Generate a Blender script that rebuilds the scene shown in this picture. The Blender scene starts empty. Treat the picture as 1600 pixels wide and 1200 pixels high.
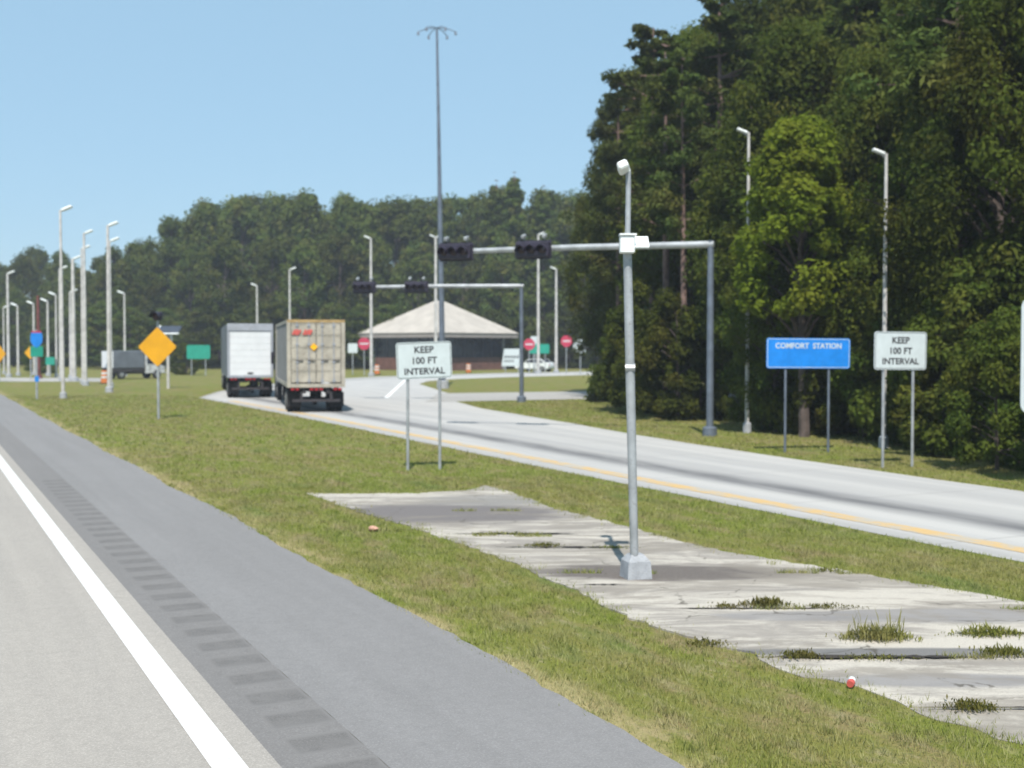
import bpy, math, random
import numpy as np
from mathutils import Vector, Matrix
random.seed(7); rng = np.random.default_rng(11)
R = math.radians
scene = bpy.context.scene
COL = scene.collection

# ------------------------------------------------------------------ camera maths (photo pixels 1600x1200)
FPX = 1900.0; CAMH = 2.8; ALPHA = math.atan(933/FPX); HOR = 542.0
PITCH = math.atan((600-HOR)/FPX)
CAM = Vector((0, 0, CAMH))
FW0 = Vector((math.sin(ALPHA), math.cos(ALPHA), 0)); RT = Vector((math.cos(ALPHA), -math.sin(ALPHA), 0))
FW = FW0*math.cos(PITCH) + Vector((0, 0, -1))*math.sin(PITCH)
UPV = RT.cross(FW)
def ray(x, y): return FW*FPX + RT*(x-800) + UPV*(600-y)
def G(x, y, z=0.0):
    d = ray(x, y); t = (z-CAMH)/d.z; p = CAM + d*t; return Vector((p.x, p.y, z))
def at_depth(x, y, Z):
    d = ray(x, y); t = Z/d.dot(FW0); return CAM + d*t
def height(y, p):                       # height above ground of image row y over ground point p
    Z = p.dot(FW0); d = ray(800, y); return CAMH + d.z*Z/d.dot(FW0)
def on_ground(x, Z):
    p = at_depth(x, HOR, Z); return Vector((p.x, p.y, 0))
def cam_depth(u, v): return u*FW0.x + v*FW0.y

# ------------------------------------------------------------------ materials
def new_mat(name):
    m = bpy.data.materials.new(name); m.use_nodes = True
    nt = m.node_tree; nt.nodes.clear()
    out = nt.nodes.new('ShaderNodeOutputMaterial'); bs = nt.nodes.new('ShaderNodeBsdfPrincipled')
    nt.links.new(bs.outputs[0], out.inputs[0]); return m, nt, bs, out
def N(nt, t, **kw):
    n = nt.nodes.new(t)
    for k, v in kw.items():
        if isinstance(k, str) and hasattr(n, k): setattr(n, k, v)
    return n
def noise(nt, vec, scale, detail=4, rough=.55, dist=0.0):
    n = nt.nodes.new('ShaderNodeTexNoise'); n.inputs['Scale'].default_value = scale
    n.inputs['Detail'].default_value = detail; n.inputs['Roughness'].default_value = rough
    n.inputs['Distortion'].default_value = dist
    if vec is not None: nt.links.new(vec, n.inputs['Vector'])
    return n.outputs['Fac']
def maprange(nt, v, a, b, c=0.0, d=1.0, smooth=True):
    n = nt.nodes.new('ShaderNodeMapRange'); n.interpolation_type = 'SMOOTHSTEP' if smooth else 'LINEAR'
    nt.links.new(v, n.inputs[0])
    for i, x in enumerate((a, b, c, d)): n.inputs[i+1].default_value = x
    return n.outputs[0]
def mixc(nt, fac, a, b, mode='MIX'):
    n = nt.nodes.new('ShaderNodeMix'); n.data_type = 'RGBA'; n.blend_type = mode
    if isinstance(fac, (int, float)): n.inputs[0].default_value = fac
    else: nt.links.new(fac, n.inputs[0])
    for i, x in ((6, a), (7, b)):
        if isinstance(x, tuple): n.inputs[i].default_value = (*x, 1) if len(x) == 3 else x
        else: nt.links.new(x, n.inputs[i])
    return n.outputs[2]
def math_(nt, op, a, b=None):
    n = nt.nodes.new('ShaderNodeMath'); n.operation = op
    for i, x in enumerate((a, b)):
        if x is None: continue
        if isinstance(x, (int, float)): n.inputs[i].default_value = x
        else: nt.links.new(x, n.inputs[i])
    return n.outputs[0]
def pos(nt): return nt.nodes.new('ShaderNodeNewGeometry').outputs['Position']
def mapping(nt, vec, loc=(0,0,0), rot=(0,0,0), scale=(1,1,1), vt='POINT'):
    n = nt.nodes.new('ShaderNodeMapping'); n.vector_type = vt; nt.links.new(vec, n.inputs['Vector'])
    n.inputs['Location'].default_value = loc; n.inputs['Rotation'].default_value = rot; n.inputs['Scale'].default_value = scale
    return n.outputs[0]
def bump(nt, bs, h, strength=.3, dist=.01):
    b = nt.nodes.new('ShaderNodeBump'); b.inputs['Strength'].default_value = strength; b.inputs['Distance'].default_value = dist
    nt.links.new(h, b.inputs['Height']); nt.links.new(b.outputs[0], bs.inputs['Normal'])
def objco(nt): return nt.nodes.new('ShaderNodeTexCoord').outputs['Object']

def simple(name, col, rough=.6, metal=0.0, var=.18, scale=3.0, dirt=None, bumpy=0.0):
    m, nt, bs, out = new_mat(name)
    o = objco(nt); f = noise(nt, o, scale, 5, .6)
    f2 = noise(nt, o, scale*7, 3, .6)
    dark = tuple(c*(1-var) for c in col); light = tuple(min(1, c*(1+var)) for c in col)
    c = mixc(nt, maprange(nt, f, .3, .7), dark, light)
    if dirt:
        c = mixc(nt, maprange(nt, f2, .52, .72, 0, .55), c, dirt)
    nt.links.new(c, bs.inputs['Base Color'])
    bs.inputs['Metallic'].default_value = metal
    nt.links.new(maprange(nt, f2, .2, .8, max(0, rough-.12), min(1, rough+.12)), bs.inputs['Roughness'])
    if bumpy: bump(nt, bs, f2, bumpy, .02)
    return m

M = {}
M['galv'] = simple('galvanised_steel', (.36, .38, .40), .45, .35, .2, 2.5, (.2, .2, .2))
M['dark_galv'] = simple('weathered_blue_grey_steel', (.12, .145, .185), .5, .25, .2, 2.0)
M['pale_pole'] = simple('pale_concrete_pole', (.46, .45, .44), .75, 0, .22, 1.6, (.3, .29, .27))
M['white_paint'] = simple('white_enamel', (.72, .75, .75), .4, 0, .06, 4)
M['sign_white'] = simple('white_sign_sheeting', (.50, .56, .58), .45, 0, .05, 5)
M['black_ink'] = simple('black_sign_ink', (.03, .03, .035), .5, 0, .2, 6)
M['sign_blue'] = simple('blue_sign_sheeting', (.010, .20, .64), .45, 0, .1, 3)
M['sign_green'] = simple('green_sign_sheeting', (.012, .26, .19), .45, 0, .1, 3)
M['sign_red'] = simple('red_sign_sheeting', (.42, .03, .075), .55, 0, .1, 3)
M['sign_yellow'] = simple('amber_sign_sheeting', (.60, .29, .0), .5, 0, .1, 1.6)
M['dark_housing'] = simple('dark_signal_housing', (.022, .018, .035), .5, 0, .25, 4)
M['lens'] = simple('unlit_signal_lens', (.04, .02, .025), .15, 0, .3, 6)
M['beacon'] = simple('dark_red_beacon', (.05, .012, .016), .35, 0, .2, 6)
M['rust'] = simple('rusty_red_post', (.13, .035, .03), .8, 0, .3, 2)
M['solar'] = simple('solar_cells', (.04, .05, .07), .4, 0, .2, 6)
M['concrete_block'] = simple('grey_concrete_base', (.30, .315, .34), .85, 0, .15, 6, (.2, .2, .19), .3)
M['rubber'] = simple('tyre_rubber', (.014, .013, .015), .85, 0, .3, 6)
M['rim'] = simple('steel_rim', (.3, .3, .31), .4, .6, .2, 6)
M['chassis'] = simple('dark_chassis_steel', (.03, .026, .03), .7, 0, .3, 4)
M['truck_grey'] = simple('grey_trailer_metal', (.30, .32, .36), .5, .1, .12, 1.5, (.22, .22, .23))
M['truck_white'] = simple('white_trailer_door', (.60, .62, .64), .45, 0, .05, 1.5, (.62, .62, .6))
M['slate'] = simple('slate_grey_panel', (.115, .13, .155), .55, 0, .15, 1.2)
M['beige'] = simple('beige_container_paint', (.35, .325, .272), .65, 0, .2, 1.5, (.21, .175, .14))
M['container_side'] = simple('grey_container_side', (.16, .165, .17), .65, 0, .15, 1.5)
M['ochre'] = simple('ochre_paint', (.34, .235, .10), .65, 0, .2, 2)
M['placard'] = simple('amber_placard', (.80, .40, .0), .5, 0, .1, 2)
M['tail_red'] = simple('red_tail_lens', (.30, .012, .02), .25, 0, .2, 6)
M['red_paint'] = simple('faded_red_paint', (.50, .09, .075), .6, 0, .15, 6)
M['glass'] = simple('dark_glass', (.012, .014, .03), .12, 0, .3, 1)
M['roof'] = simple('tan_roof_shingle', (.38, .35, .315), .9, 0, .1, .7, (.31, .29, .27), .2)
M['fascia'] = simple('taupe_fascia', (.26, .235, .225), .8, 0, .12, 1)
M['brick'] = simple('red_brown_brick', (.12, .055, .043), .85, 0, .25, 2.2)
M['stucco'] = simple('grey_stucco', (.24, .26, .29), .85, 0, .1, 2)
M['orange'] = simple('orange_plastic', (.52, .15, .03), .6, 0, .15, 3)
M['chrome'] = simple('bright_chrome_and_white', (.55, .55, .56), .3, .3, .4, 5, (.15, .15, .16))
M['bark'] = simple('grey_brown_bark', (.085, .065, .058), .95, 0, .4, 3, (.05, .04, .035), .5)
M['pine_bark'] = simple('pinkish_pine_bark', (.16, .105, .09), .95, 0, .4, 3, (.07, .05, .045), .5)
M['stone'] = simple('pink_stone', (.45, .26, .19), .8, 0, .2, 12)
M['soil'] = simple('dark_soil', (.03, .024, .02), .95, 0, .4, 5, None, .5)

def grass_colour(nt):
    p = pos(nt)
    p2 = mapping(nt, p, (0,0,0), (0,0,R(-12)), (1, .35, 1))
    a = noise(nt, p2, .55, 5, .6); b = noise(nt, p2, 2.2, 4, .65); c = noise(nt, p, 11, 3, .7)
    col = mixc(nt, maprange(nt, a, .36, .64), (.132, .152, .026), (.165, .150, .046))
    col = mixc(nt, maprange(nt, b, .47, .66, 0, .8), col, (.205, .158, .085))
    col = mixc(nt, maprange(nt, noise(nt, p2, 5, 4, .7), .52, .7, 0, .6), col, (.27, .23, .14))
    col = mixc(nt, maprange(nt, noise(nt, p2, 1.1, 4, .6), .54, .7, 0, .7), col, (.085, .13, .02))
    col = mixc(nt, maprange(nt, c, .25, .55, .6, 0), col, (.075, .100, .02))
    # straw fringe where the mower throws clippings on the pavement edge
    sx = nt.nodes.new('ShaderNodeSeparateXYZ'); nt.links.new(p, sx.inputs[0])
    e = maprange(nt, sx.outputs[0], 4.55, 5.15, 1, 0)
    e = math_(nt, 'MULTIPLY', e, maprange(nt, b, .40, .62))
    e = math_(nt, 'MULTIPLY', e, .8)
    return mixc(nt, e, col, (.32, .265, .14)), c
def grass_mat(name, translucent):
    m, nt, bs, out = new_mat(name)
    col, c = grass_colour(nt)
    if translucent:
        at = nt.nodes.new('ShaderNodeAttribute'); at.attribute_name = 'tint'
        col = mixc(nt, maprange(nt, at.outputs['Fac'], 0, 1, .0, .55), col, (.25, .215, .11))
        col = mixc(nt, 1.0, col, (1.48, 1.60, 1.60), 'MULTIPLY')
    nt.links.new(col, bs.inputs['Base Color']); bs.inputs['Roughness'].default_value = .9
    bs.inputs['Specular IOR Level'].default_value = .15
    if translucent:
        tr = nt.nodes.new('ShaderNodeBsdfTranslucent'); nt.links.new(col, tr.inputs[0])
        mx = nt.nodes.new('ShaderNodeMixShader'); mx.inputs[0].default_value = .3
        nt.links.new(bs.outputs[0], mx.inputs[1]); nt.links.new(tr.outputs[0], mx.inputs[2]); nt.links.new(mx.outputs[0], out.inputs[0])
    else: bump(nt, bs, c, .8, .05)
    return m
M['ground'] = grass_mat('grassy_ground', False)
M['blade'] = grass_mat('grass_blades', True)

def asphalt(name, base, dark, streak_rot=0.0, grain=.22, patch=.5):
    m, nt, bs, out = new_mat(name)
    p = pos(nt)
    st = mapping(nt, p, (0,0,0), (0,0,streak_rot), (1.6, .06, 1))
    s = noise(nt, st, 1.5, 5, .6); l = noise(nt, p, .35, 4, .6); g = noise(nt, p, 55, 3, .85); g2 = noise(nt, p, 9, 6, .8)
    c = mixc(nt, maprange(nt, s, .35, .68, 0, patch), base, dark)
    c = mixc(nt, maprange(nt, l, .4, .75, 0, patch*.7), c, dark)
    c = mixc(nt, maprange(nt, g2, .40, .72, 0, .45), c, tuple(x*.70 for x in base))
    c = mixc(nt, maprange(nt, g, .5, .3, 0, .35), c, tuple(min(1, x*1.5) for x in base))
    c = mixc(nt, maprange(nt, g, .35, .7, 0, grain*1.6), c, tuple(x*.5 for x in base))
    nt.links.new(c, bs.inputs['Base Color']); bs.inputs['Roughness'].default_value = .88
    bs.inputs['Specular IOR Level'].default_value = .25
    bump(nt, bs, g, .35, .006)
    return m
M['lane'] = asphalt('worn_highway_lane', (.335, .312, .285), (.265, .248, .23))
M['shoulder'] = asphalt('blue_grey_shoulder_asphalt', (.212, .207, .208), (.178, .173, .173), 0, .15, .6)
M['rumble_bed'] = asphalt('rumble_bed_asphalt', (.188, .181, .179), (.16, .154, .152), 0, .2, .6)
M['rumble'] = asphalt('rumble_strip_asphalt', (.148, .142, .140), (.132, .127, .125), 0, .3, .6)
nt_ = M['rumble'].node_tree; b_ = [n for n in nt_.nodes if n.type == 'BSDF_PRINCIPLED'][0]; l_ = b_.inputs['Base Color'].links[0].from_socket
sx_ = nt_.nodes.new('ShaderNodeSeparateXYZ'); nt_.links.new(pos(nt_), sx_.inputs[0])
f_ = math_(nt_, 'MULTIPLY', math_(nt_, 'FRACT', math_(nt_, 'DIVIDE', math_(nt_, 'ADD', sx_.outputs[1], 10), .62)), .62)
k_ = math_(nt_, 'MULTIPLY', maprange(nt_, math_(nt_, 'ABSOLUTE', math_(nt_, 'SUBTRACT', f_, .21)), .12, .205, 1, 0), maprange(nt_, math_(nt_, 'ABSOLUTE', math_(nt_, 'SUBTRACT', sx_.outputs[0], 2.54)), .19, .245, 1, 0))
k_ = math_(nt_, 'MULTIPLY', k_, maprange(nt_, noise(nt_, pos(nt_), 5, 4, .6), .3, .7, 1, .5))
nt_.links.new(mixc(nt_, k_, (.168, .162, .160), l_), b_.inputs['Base Color'])
M['far_concrete'] = asphalt('pale_road', (.36, .35, .335), (.29, .28, .27))

def paint(name, col, wear_to, wear_scale=6, lo=.58, hi=.7, amt=.9, stretch=(1, .3, 1)):
    m, nt, bs, out = new_mat(name); p = mapping(nt, pos(nt), scale=stretch)
    w = noise(nt, p, wear_scale, 6, .7)
    c = mixc(nt, maprange(nt, w, lo, hi, 0, amt), col, wear_to)
    nt.links.new(c, bs.inputs['Base Color']); bs.inputs['Roughness'].default_value = .7
    return m
M['white_line'] = paint('white_road_paint', (.60, .60, .59), (.40, .385, .365), 9, .52, .70, .75, (1, .5, 1))
M['lane_line'] = paint('white_lane_paint', (.68, .68, .68), (.40, .39, .38), 10, .6, .8, .5)
M['yellow_line'] = paint('worn_yellow_paint', (.50, .34, .15), (.37, .35, .31), 3.0, .42, .62, .95, (1, .5, 1))

def ramp_mat():
    m, nt, bs, out = new_mat('ramp_concrete')
    uv = nt.nodes.new('ShaderNodeTexCoord').outputs['UV']
    sx = nt.nodes.new('ShaderNodeSeparateXYZ'); nt.links.new(uv, sx.inputs[0])
    x, y = sx.outputs[0], sx.outputs[1]
    st = mapping(nt, uv, scale=(1.0, .05, 1)); s = noise(nt, st, 1.6, 5, .6); s2 = noise(nt, mapping(nt, uv, (7,3,0), scale=(1, .12, 1)), 4, 4, .6)
    g = noise(nt, uv, 40, 3, .7)
    base = mixc(nt, maprange(nt, s, .35, .65), (.42, .412, .40), (.36, .357, .355))
    def band(c0, w, amt):
        d = math_(nt, 'ABSOLUTE', math_(nt, 'SUBTRACT', x, c0))
        f = maprange(nt, d, 0, w, 1, 0); return math_(nt, 'MULTIPLY', math_(nt, 'MULTIPLY', f, maprange(nt, s2, .25, .65, .55, 1)), amt)
    base = mixc(nt, band(2.45, .85, 1.0), base, (.115, .115, .12))
    base = mixc(nt, band(3.3, 1.0, .35), base, (.22, .22, .225))
    base = mixc(nt, band(4.9, .8, .35), base, (.24, .24, .245))
    base = mixc(nt, band(0.15, .55, .6), base, (.26, .255, .25))
    base = mixc(nt, maprange(nt, g, .4, .7, 0, .25), base, (.22, .22, .22))
    # transverse joints every 4.5 m
    fr = math_(nt, 'FRACT', math_(nt, 'DIVIDE', y, 4.5)); j = maprange(nt, math_(nt, 'ABSOLUTE', math_(nt, 'SUBTRACT', fr, .5)), 0, .006, .6, 0)
    base = mixc(nt, j, base, (.14, .135, .13))
    nt.links.new(base, bs.inputs['Base Color']); bs.inputs['Roughness'].default_value = .85
    bs.inputs['Specular IOR Level'].default_value = .25
    bump(nt, bs, g, .25, .006); return m
M['ramp'] = ramp_mat()

def pad_mat():
    m, nt, bs, out = new_mat('old_slab_concrete')
    p = pos(nt)
    q = mapping(nt, p, rot=(0, 0, ALPHA))            # slab axis
    st = mapping(nt, q, scale=(.28, 1.1, 1)); s = noise(nt, st, 1.2, 8, .72, 1.0); s2 = noise(nt, mapping(nt, q, (5,9,0), scale=(.5, 2.2, 1)), 1.6, 6, .65)
    g = noise(nt, p, 45, 3, .75)
    c = mixc(nt, maprange(nt, s, .45, .58, 0, .85), (.44, .408, .36), (.235, .215, .195))
    c = mixc(nt, maprange(nt, s2, .55, .7, 0, .5), c, (.18, .17, .16))
    def stain(px, py, rx, ry, col, amt):
        nonlocal c
        w = G(px, py)
        t = mapping(nt, p, loc=tuple(-x for x in w))
        t = mapping(nt, t, rot=(0, 0, ALPHA), scale=(1, 1, 1))
        t = mapping(nt, t, scale=(1/rx, 1/ry, 0))
        ln = nt.nodes.new('ShaderNodeVectorMath'); ln.operation = 'LENGTH'; nt.links.new(t, ln.inputs[0])
        d = math_(nt, 'ADD', ln.outputs['Value'], math_(nt, 'MULTIPLY', math_(nt, 'SUBTRACT', s2, .5), 1.1))
        f = maprange(nt, d, .75, 1.25, amt, 0); c = mixc(nt, f, c, col)
    stain(1035, 896, 1.75, .55, (.115, .10, .092), 1)
    stain(690, 803, 2.2, 1.25, (.14, .128, .128), 1)
    stain(760, 782, 1.2, .8, (.2, .195, .19), .7)
    stain(1400, 1022, 1.6, .16, (.12, .12, .125), .9)
    stain(1480, 965, 1.5, .35, (.2, .195, .2), .8)
    stain(1250, 965, .9, .22, (.2, .195, .2), .7)
    stain(1470, 1065, 1.1, .22, (.2, .195, .2), .8)
    c = mixc(nt, maprange(nt, g, .4, .7, 0, .35), c, (.2, .19, .18))
    big = noise(nt, mapping(nt, q, (2,1,0), scale=(.5, 1, 1)), .8, 6, .7, .8)
    c = mixc(nt, maprange(nt, big, .47, .60, 0, .7), c, (.205, .185, .16))
    vo = nt.nodes.new('ShaderNodeTexVoronoi'); vo.feature = 'DISTANCE_TO_EDGE'; vo.inputs['Scale'].default_value = .55
    wp = nt.nodes.new('ShaderNodeVectorMath'); wp.operation = 'ADD'; nz_ = nt.nodes.new('ShaderNodeTexNoise'); nz_.inputs['Scale'].default_value = 2.5; nz_.inputs['Detail'].default_value = 5
    sc_ = nt.nodes.new('ShaderNodeVectorMath'); sc_.operation = 'SCALE'; sc_.inputs['Scale'].default_value = .5
    nt.links.new(q, nz_.inputs['Vector']); nt.links.new(nz_.outputs['Color'], sc_.inputs[0]); nt.links.new(q, wp.inputs[0]); nt.links.new(sc_.outputs[0], wp.inputs[1]); nt.links.new(wp.outputs[0], vo.inputs['Vector'])
    c = mixc(nt, math_(nt, 'MULTIPLY', maprange(nt, vo.outputs['Distance'], .003, .011, .75, 0), maprange(nt, s2, .47, .60)), c, (.07, .062, .05))
    nt.links.new(c, bs.inputs['Base Color']); bs.inputs['Roughness'].default_value = .9
    bs.inputs['Specular IOR Level'].default_value = .2
    bump(nt, bs, g, .5, .01); return m
M['pad'] = pad_mat()

def leaf_mat(name, a, b, c, trans=.35):
    m, nt, bs, out = new_mat(name)
    at = nt.nodes.new('ShaderNodeAttribute'); at.attribute_name = 'tint'
    oi = nt.nodes.new('ShaderNodeObjectInfo')
    col = mixc(nt, maprange(nt, at.outputs['Fac'], 0, 1, 0, 1, False), a, b)
    col = mixc(nt, maprange(nt, noise(nt, pos(nt), .45, 3, .6), .48, .72, 0, .7), col, c)
    hs = nt.nodes.new('ShaderNodeHueSaturation'); nt.links.new(col, hs.inputs['Color'])
    nt.links.new(maprange(nt, oi.outputs['Random'], 0, 1, .70, 1.30, False), hs.inputs['Value'])
    nt.links.new(maprange(nt, oi.outputs['Random'], 0, 1, .485, .51, False), hs.inputs['Hue'])
    col = hs.outputs[0]
    nt.links.new(col, bs.inputs['Base Color']); bs.inputs['Roughness'].default_value = .75
    bs.inputs['Specular IOR Level'].default_value = .08
    tr = nt.nodes.new('ShaderNodeBsdfTranslucent'); nt.links.new(col, tr.inputs[0])
    mx = nt.nodes.new('ShaderNodeMixShader'); mx.inputs[0].default_value = trans
    nt.links.new(bs.outputs[0], mx.inputs[1]); nt.links.new(tr.outputs[0], mx.inputs[2]); nt.links.new(mx.outputs[0], out.inputs[0])
    return m
M['leaf'] = leaf_mat('broad_leaves', (.042, .072, .012), (.096, .120, .017), (.135, .125, .022), .45)
M['leaf_pine'] = leaf_mat('pine_needles', (.040, .066, .016), (.088, .106, .023), (.118, .104, .026), .32)
M['leaf_bright'] = leaf_mat('sunny_young_leaves', (.11, .165, .014), (.18, .235, .022), (.20, .215, .026), .5)
M['leaf_far'] = leaf_mat('far_leaves', (.050, .085, .020), (.112, .132, .025), (.145, .128, .04), .4)
M['weed'] = leaf_mat('weed_leaves', (.13, .15, .03), (.22, .21, .06), (.25, .21, .10), .45)

# ------------------------------------------------------------------ mesh builder
class MB:
    def __init__(self): self.v = []; self.f = []; self.uv = None
    def add(self, vs, fs):
        o = len(self.v); self.v += [tuple(x) for x in vs]; self.f += [tuple(o+i for i in f) for f in fs]; return self
    def box(self, c, s, rot=None, bev=0.0):
        hx, hy, hz = s[0]/2, s[1]/2, s[2]/2
        if bev <= 0:
            vs = [Vector((x, y, z)) for x in (-hx, hx) for y in (-hy, hy) for z in (-hz, hz)]
            fs = [(0,1,3,2),(4,6,7,5),(0,4,5,1),(2,3,7,6),(0,2,6,4),(1,5,7,3)]
        else:
            b = min(bev, hx*.9, hy*.9, hz*.9); vs = []; 
            idx = {}
            for sx in (-1,1):
                for sy in (-1,1):
                    for sz in (-1,1):
                        for ax in range(3):
                            p = [sx*hx, sy*hy, sz*hz]
                            for k in range(3):
                                if k != ax: p[k] -= (sx,sy,sz)[k]*b
                            idx[(sx,sy,sz,ax)] = len(vs); vs.append(Vector(p))
            fs = []
            for ax in range(3):
                o1, o2 = [k for k in range(3) if k != ax]
                for s1 in (-1,1):
                    q = []
                    for (a, c2) in ((-1,-1),(1,-1),(1,1),(-1,1)):
                        k = [0,0,0]; k[ax] = s1; k[o1] = a; k[o2] = c2; q.append(idx[(*k, ax)])
                    fs.append(tuple(q))
                for a in (-1,1):
                    for c2 in (-1,1):
                        k0 = [0,0,0]; k0[ax] = -1; k0[o1] = a; k0[o2] = c2
                        k1 = list(k0); k1[ax] = 1
                        fs.append((idx[(*k0,o1)], idx[(*k1,o1)], idx[(*k1,o2)], idx[(*k0,o2)]))
            for sx in (-1,1):
                for sy in (-1,1):
                    for sz in (-1,1): fs.append(tuple(idx[(sx,sy,sz,a)] for a in range(3)))
        if rot is not None: vs = [rot @ v for v in vs]
        c = Vector(c); return self.add([v+c for v in vs], fs)
    def tube(self, pts, rad, n=10, cap=True):
        pts = [Vector(p) for p in pts]
        if not hasattr(rad, '__len__'): rad = [rad]*len(pts)
        rings = []
        for i, p in enumerate(pts):
            d = (pts[min(i+1, len(pts)-1)] - pts[max(i-1, 0)]).normalized()
            a = d.orthogonal().normalized() if abs(d.z) < .999 else Vector((1,0,0))
            if i and abs(d.z) < .999:
                a = (pa - d*pa.dot(d)).normalized()
            pa = a; b = d.cross(a)
            rings.append([p + (a*math.cos(2*math.pi*k/n) + b*math.sin(2*math.pi*k/n))*rad[i] for k in range(n)])
        vs = [v for r in rings for v in r]; fs = []
        for i in range(len(rings)-1):
            for k in range(n):
                fs.append((i*n+k, i*n+(k+1)%n, (i+1)*n+(k+1)%n, (i+1)*n+k))
        if cap: fs += [tuple(range(n-1, -1, -1)), tuple((len(rings)-1)*n+k for k in range(n))]
        return self.add(vs, fs)
    def prism(self, poly, y0, y1, plane='xz'):                # polygon extruded
        n = len(poly)
        def mk(a, b, t): return (a, t, b) if plane == 'xz' else ((a, b, t) if plane == 'xy' else (t, a, b))
        vs = [mk(a, b, y0) for a, b in poly] + [mk(a, b, y1) for a, b in poly]
        fs = [tuple(range(n-1, -1, -1)), tuple(range(n, 2*n))] + [(i, (i+1)%n, n+(i+1)%n, n+i) for i in range(n)]
        return self.add(vs, fs)
    def sheet(self, poly, z):
        return self.add([(a, b, z) for a, b in poly], [tuple(range(len(poly)))])
    def build(self, name, mat, parent=None, smooth=False):
        me = bpy.data.meshes.new(name); me.from_pydata(self.v, [], self.f)
        import bmesh
        bm = bmesh.new(); bm.from_mesh(me); bmesh.ops.recalc_face_normals(bm, faces=bm.faces); bm.to_mesh(me); bm.free()
        if smooth:
            for p in me.polygons: p.use_smooth = True
            me.set_sharp_from_angle(angle=R(40))
        me.materials.append(mat)
        o = bpy.data.objects.new(name, me); COL.objects.link(o)
        if parent: o.parent = parent
        return o
def thing(name, label, cat, loc=(0,0,0), rotz=0.0, group=None):
    o = bpy.data.objects.new(name, None); COL.objects.link(o); o.empty_display_size = .3
    o.location = loc; o.rotation_euler = (0, 0, rotz); o['label'] = label; o['category'] = cat
    if group: o['group'] = group
    return o
def tag(o, label, cat, group=None):
    o['label'] = label; o['category'] = cat
    if group: o['group'] = group
    return o
def struct(o, kind='structure'): o['kind'] = kind; return o
def dup(root, loc, rotz=0.0, label=None, scale=None):
    r = root.copy(); COL.objects.link(r); r.location = loc; r.rotation_euler = (0, 0, rotz)
    if label: r['label'] = label
    if scale: r.scale = scale
    for ch in list(root.children):
        c = ch.copy(); COL.objects.link(c); c.parent = r
        for g in list(ch.children):
            d = g.copy(); COL.objects.link(d); d.parent = c
    return r
def round_rect(w, h, r, n=5):
    out = []
    for cx, cz, a0 in ((w/2-r, h/2-r, 0), (-w/2+r, h/2-r, 90), (-w/2+r, -h/2+r, 180), (w/2-r, -h/2+r, 270)):
        for k in range(n+1):
            a = R(a0 + 90*k/n); out.append((cx + r*math.cos(a), cz + r*math.sin(a)))
    return out
def text_obj(name, s, size, mat, parent, loc, squeeze=1.0, bold=.005, depth=.0025):
    cu = bpy.data.curves.new('txt', 'FONT'); cu.body = s; cu.size = size; cu.align_x = 'CENTER'; cu.align_y = 'CENTER'
    cu.extrude = depth; cu.offset = bold; cu.resolution_u = 3
    t = bpy.data.objects.new('txt', cu); COL.objects.link(t)
    bpy.context.view_layer.update()
    me = bpy.data.meshes.new_from_object(t.evaluated_get(bpy.context.evaluated_depsgraph_get()))
    bpy.data.objects.remove(t); me.name = name; me.materials.clear(); me.materials.append(mat)
    o = bpy.data.objects.new(name, me); COL.objects.link(o); o.parent = parent
    o.location = loc; o.rotation_euler = (R(90), 0, 0); o.scale = (squeeze, 1, 1)
    return o
def smooth_poly(pts, step=.5, jag=.06):
    out = []
    n = len(pts)
    for i in range(n):
        a = Vector(pts[i][:2]); b = Vector(pts[(i+1) % n][:2]); k = max(1, int((b-a).length/step))
        for j in range(k):
            p = a.lerp(b, j/k); out.append((p.x + random.uniform(-jag, jag), p.y + random.uniform(-jag, jag)))
    return out

# ------------------------------------------------------------------ camera, light, sky
cd = bpy.data.cameras.new('camera'); cam = bpy.data.objects.new('camera', cd); COL.objects.link(cam)
cam.location = CAM; cam.rotation_euler = (math.pi/2 - PITCH, 0, -ALPHA)
cd.sensor_width = 36; cd.lens = 36*FPX/1600; cd.clip_end = 3000; cd.clip_start = .1
cd.dof.use_dof = True; cd.dof.focus_distance = 7.0; cd.dof.aperture_fstop = 2.35
scene.camera = cam
SUN_EL, SUN_AZ = R(56), R(207)
sv = Vector((math.sin(SUN_AZ)*math.cos(SUN_EL), math.cos(SUN_AZ)*math.cos(SUN_EL), math.sin(SUN_EL)))
sl = bpy.data.lights.new('sun', 'SUN'); sl.energy = 4.2; sl.angle = R(.5); sl.color = (1, .945, .86)
so = bpy.data.objects.new('sun', sl); COL.objects.link(so); so.location = (0, -20, 60)
so.rotation_euler = sv.to_track_quat('Z', 'Y').to_euler()
w = bpy.data.worlds.new('World'); scene.world = w; w.use_nodes = True
nt = w.node_tree; nt.nodes.clear()
wo = nt.nodes.new('ShaderNodeOutputWorld'); bg = nt.nodes.new('ShaderNodeBackground'); sk = nt.nodes.new('ShaderNodeTexSky')
sk.sky_type = 'NISHITA'; sk.sun_disc = False; sk.sun_elevation = SUN_EL; sk.sun_rotation = SUN_AZ
sk.altitude = 0; sk.air_density = 1.0; sk.dust_density = .25; sk.ozone_density = 3.0
nt.links.new(mixc(nt, .8, sk.outputs[0], (1.95, 3.15, 4.1)), bg.inputs[0]); bg.inputs[1].default_value = .12; nt.links.new(bg.outputs[0], wo.inputs[0])
scene.view_settings.view_transform = 'Standard'; scene.view_settings.look = 'None'
scene.view_settings.exposure = .68; scene.view_settings.gamma = 1
scene.cycles.max_bounces = 6; scene.cycles.transparent_max_bounces = 4
scene.cycles.use_denoising = True

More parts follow.
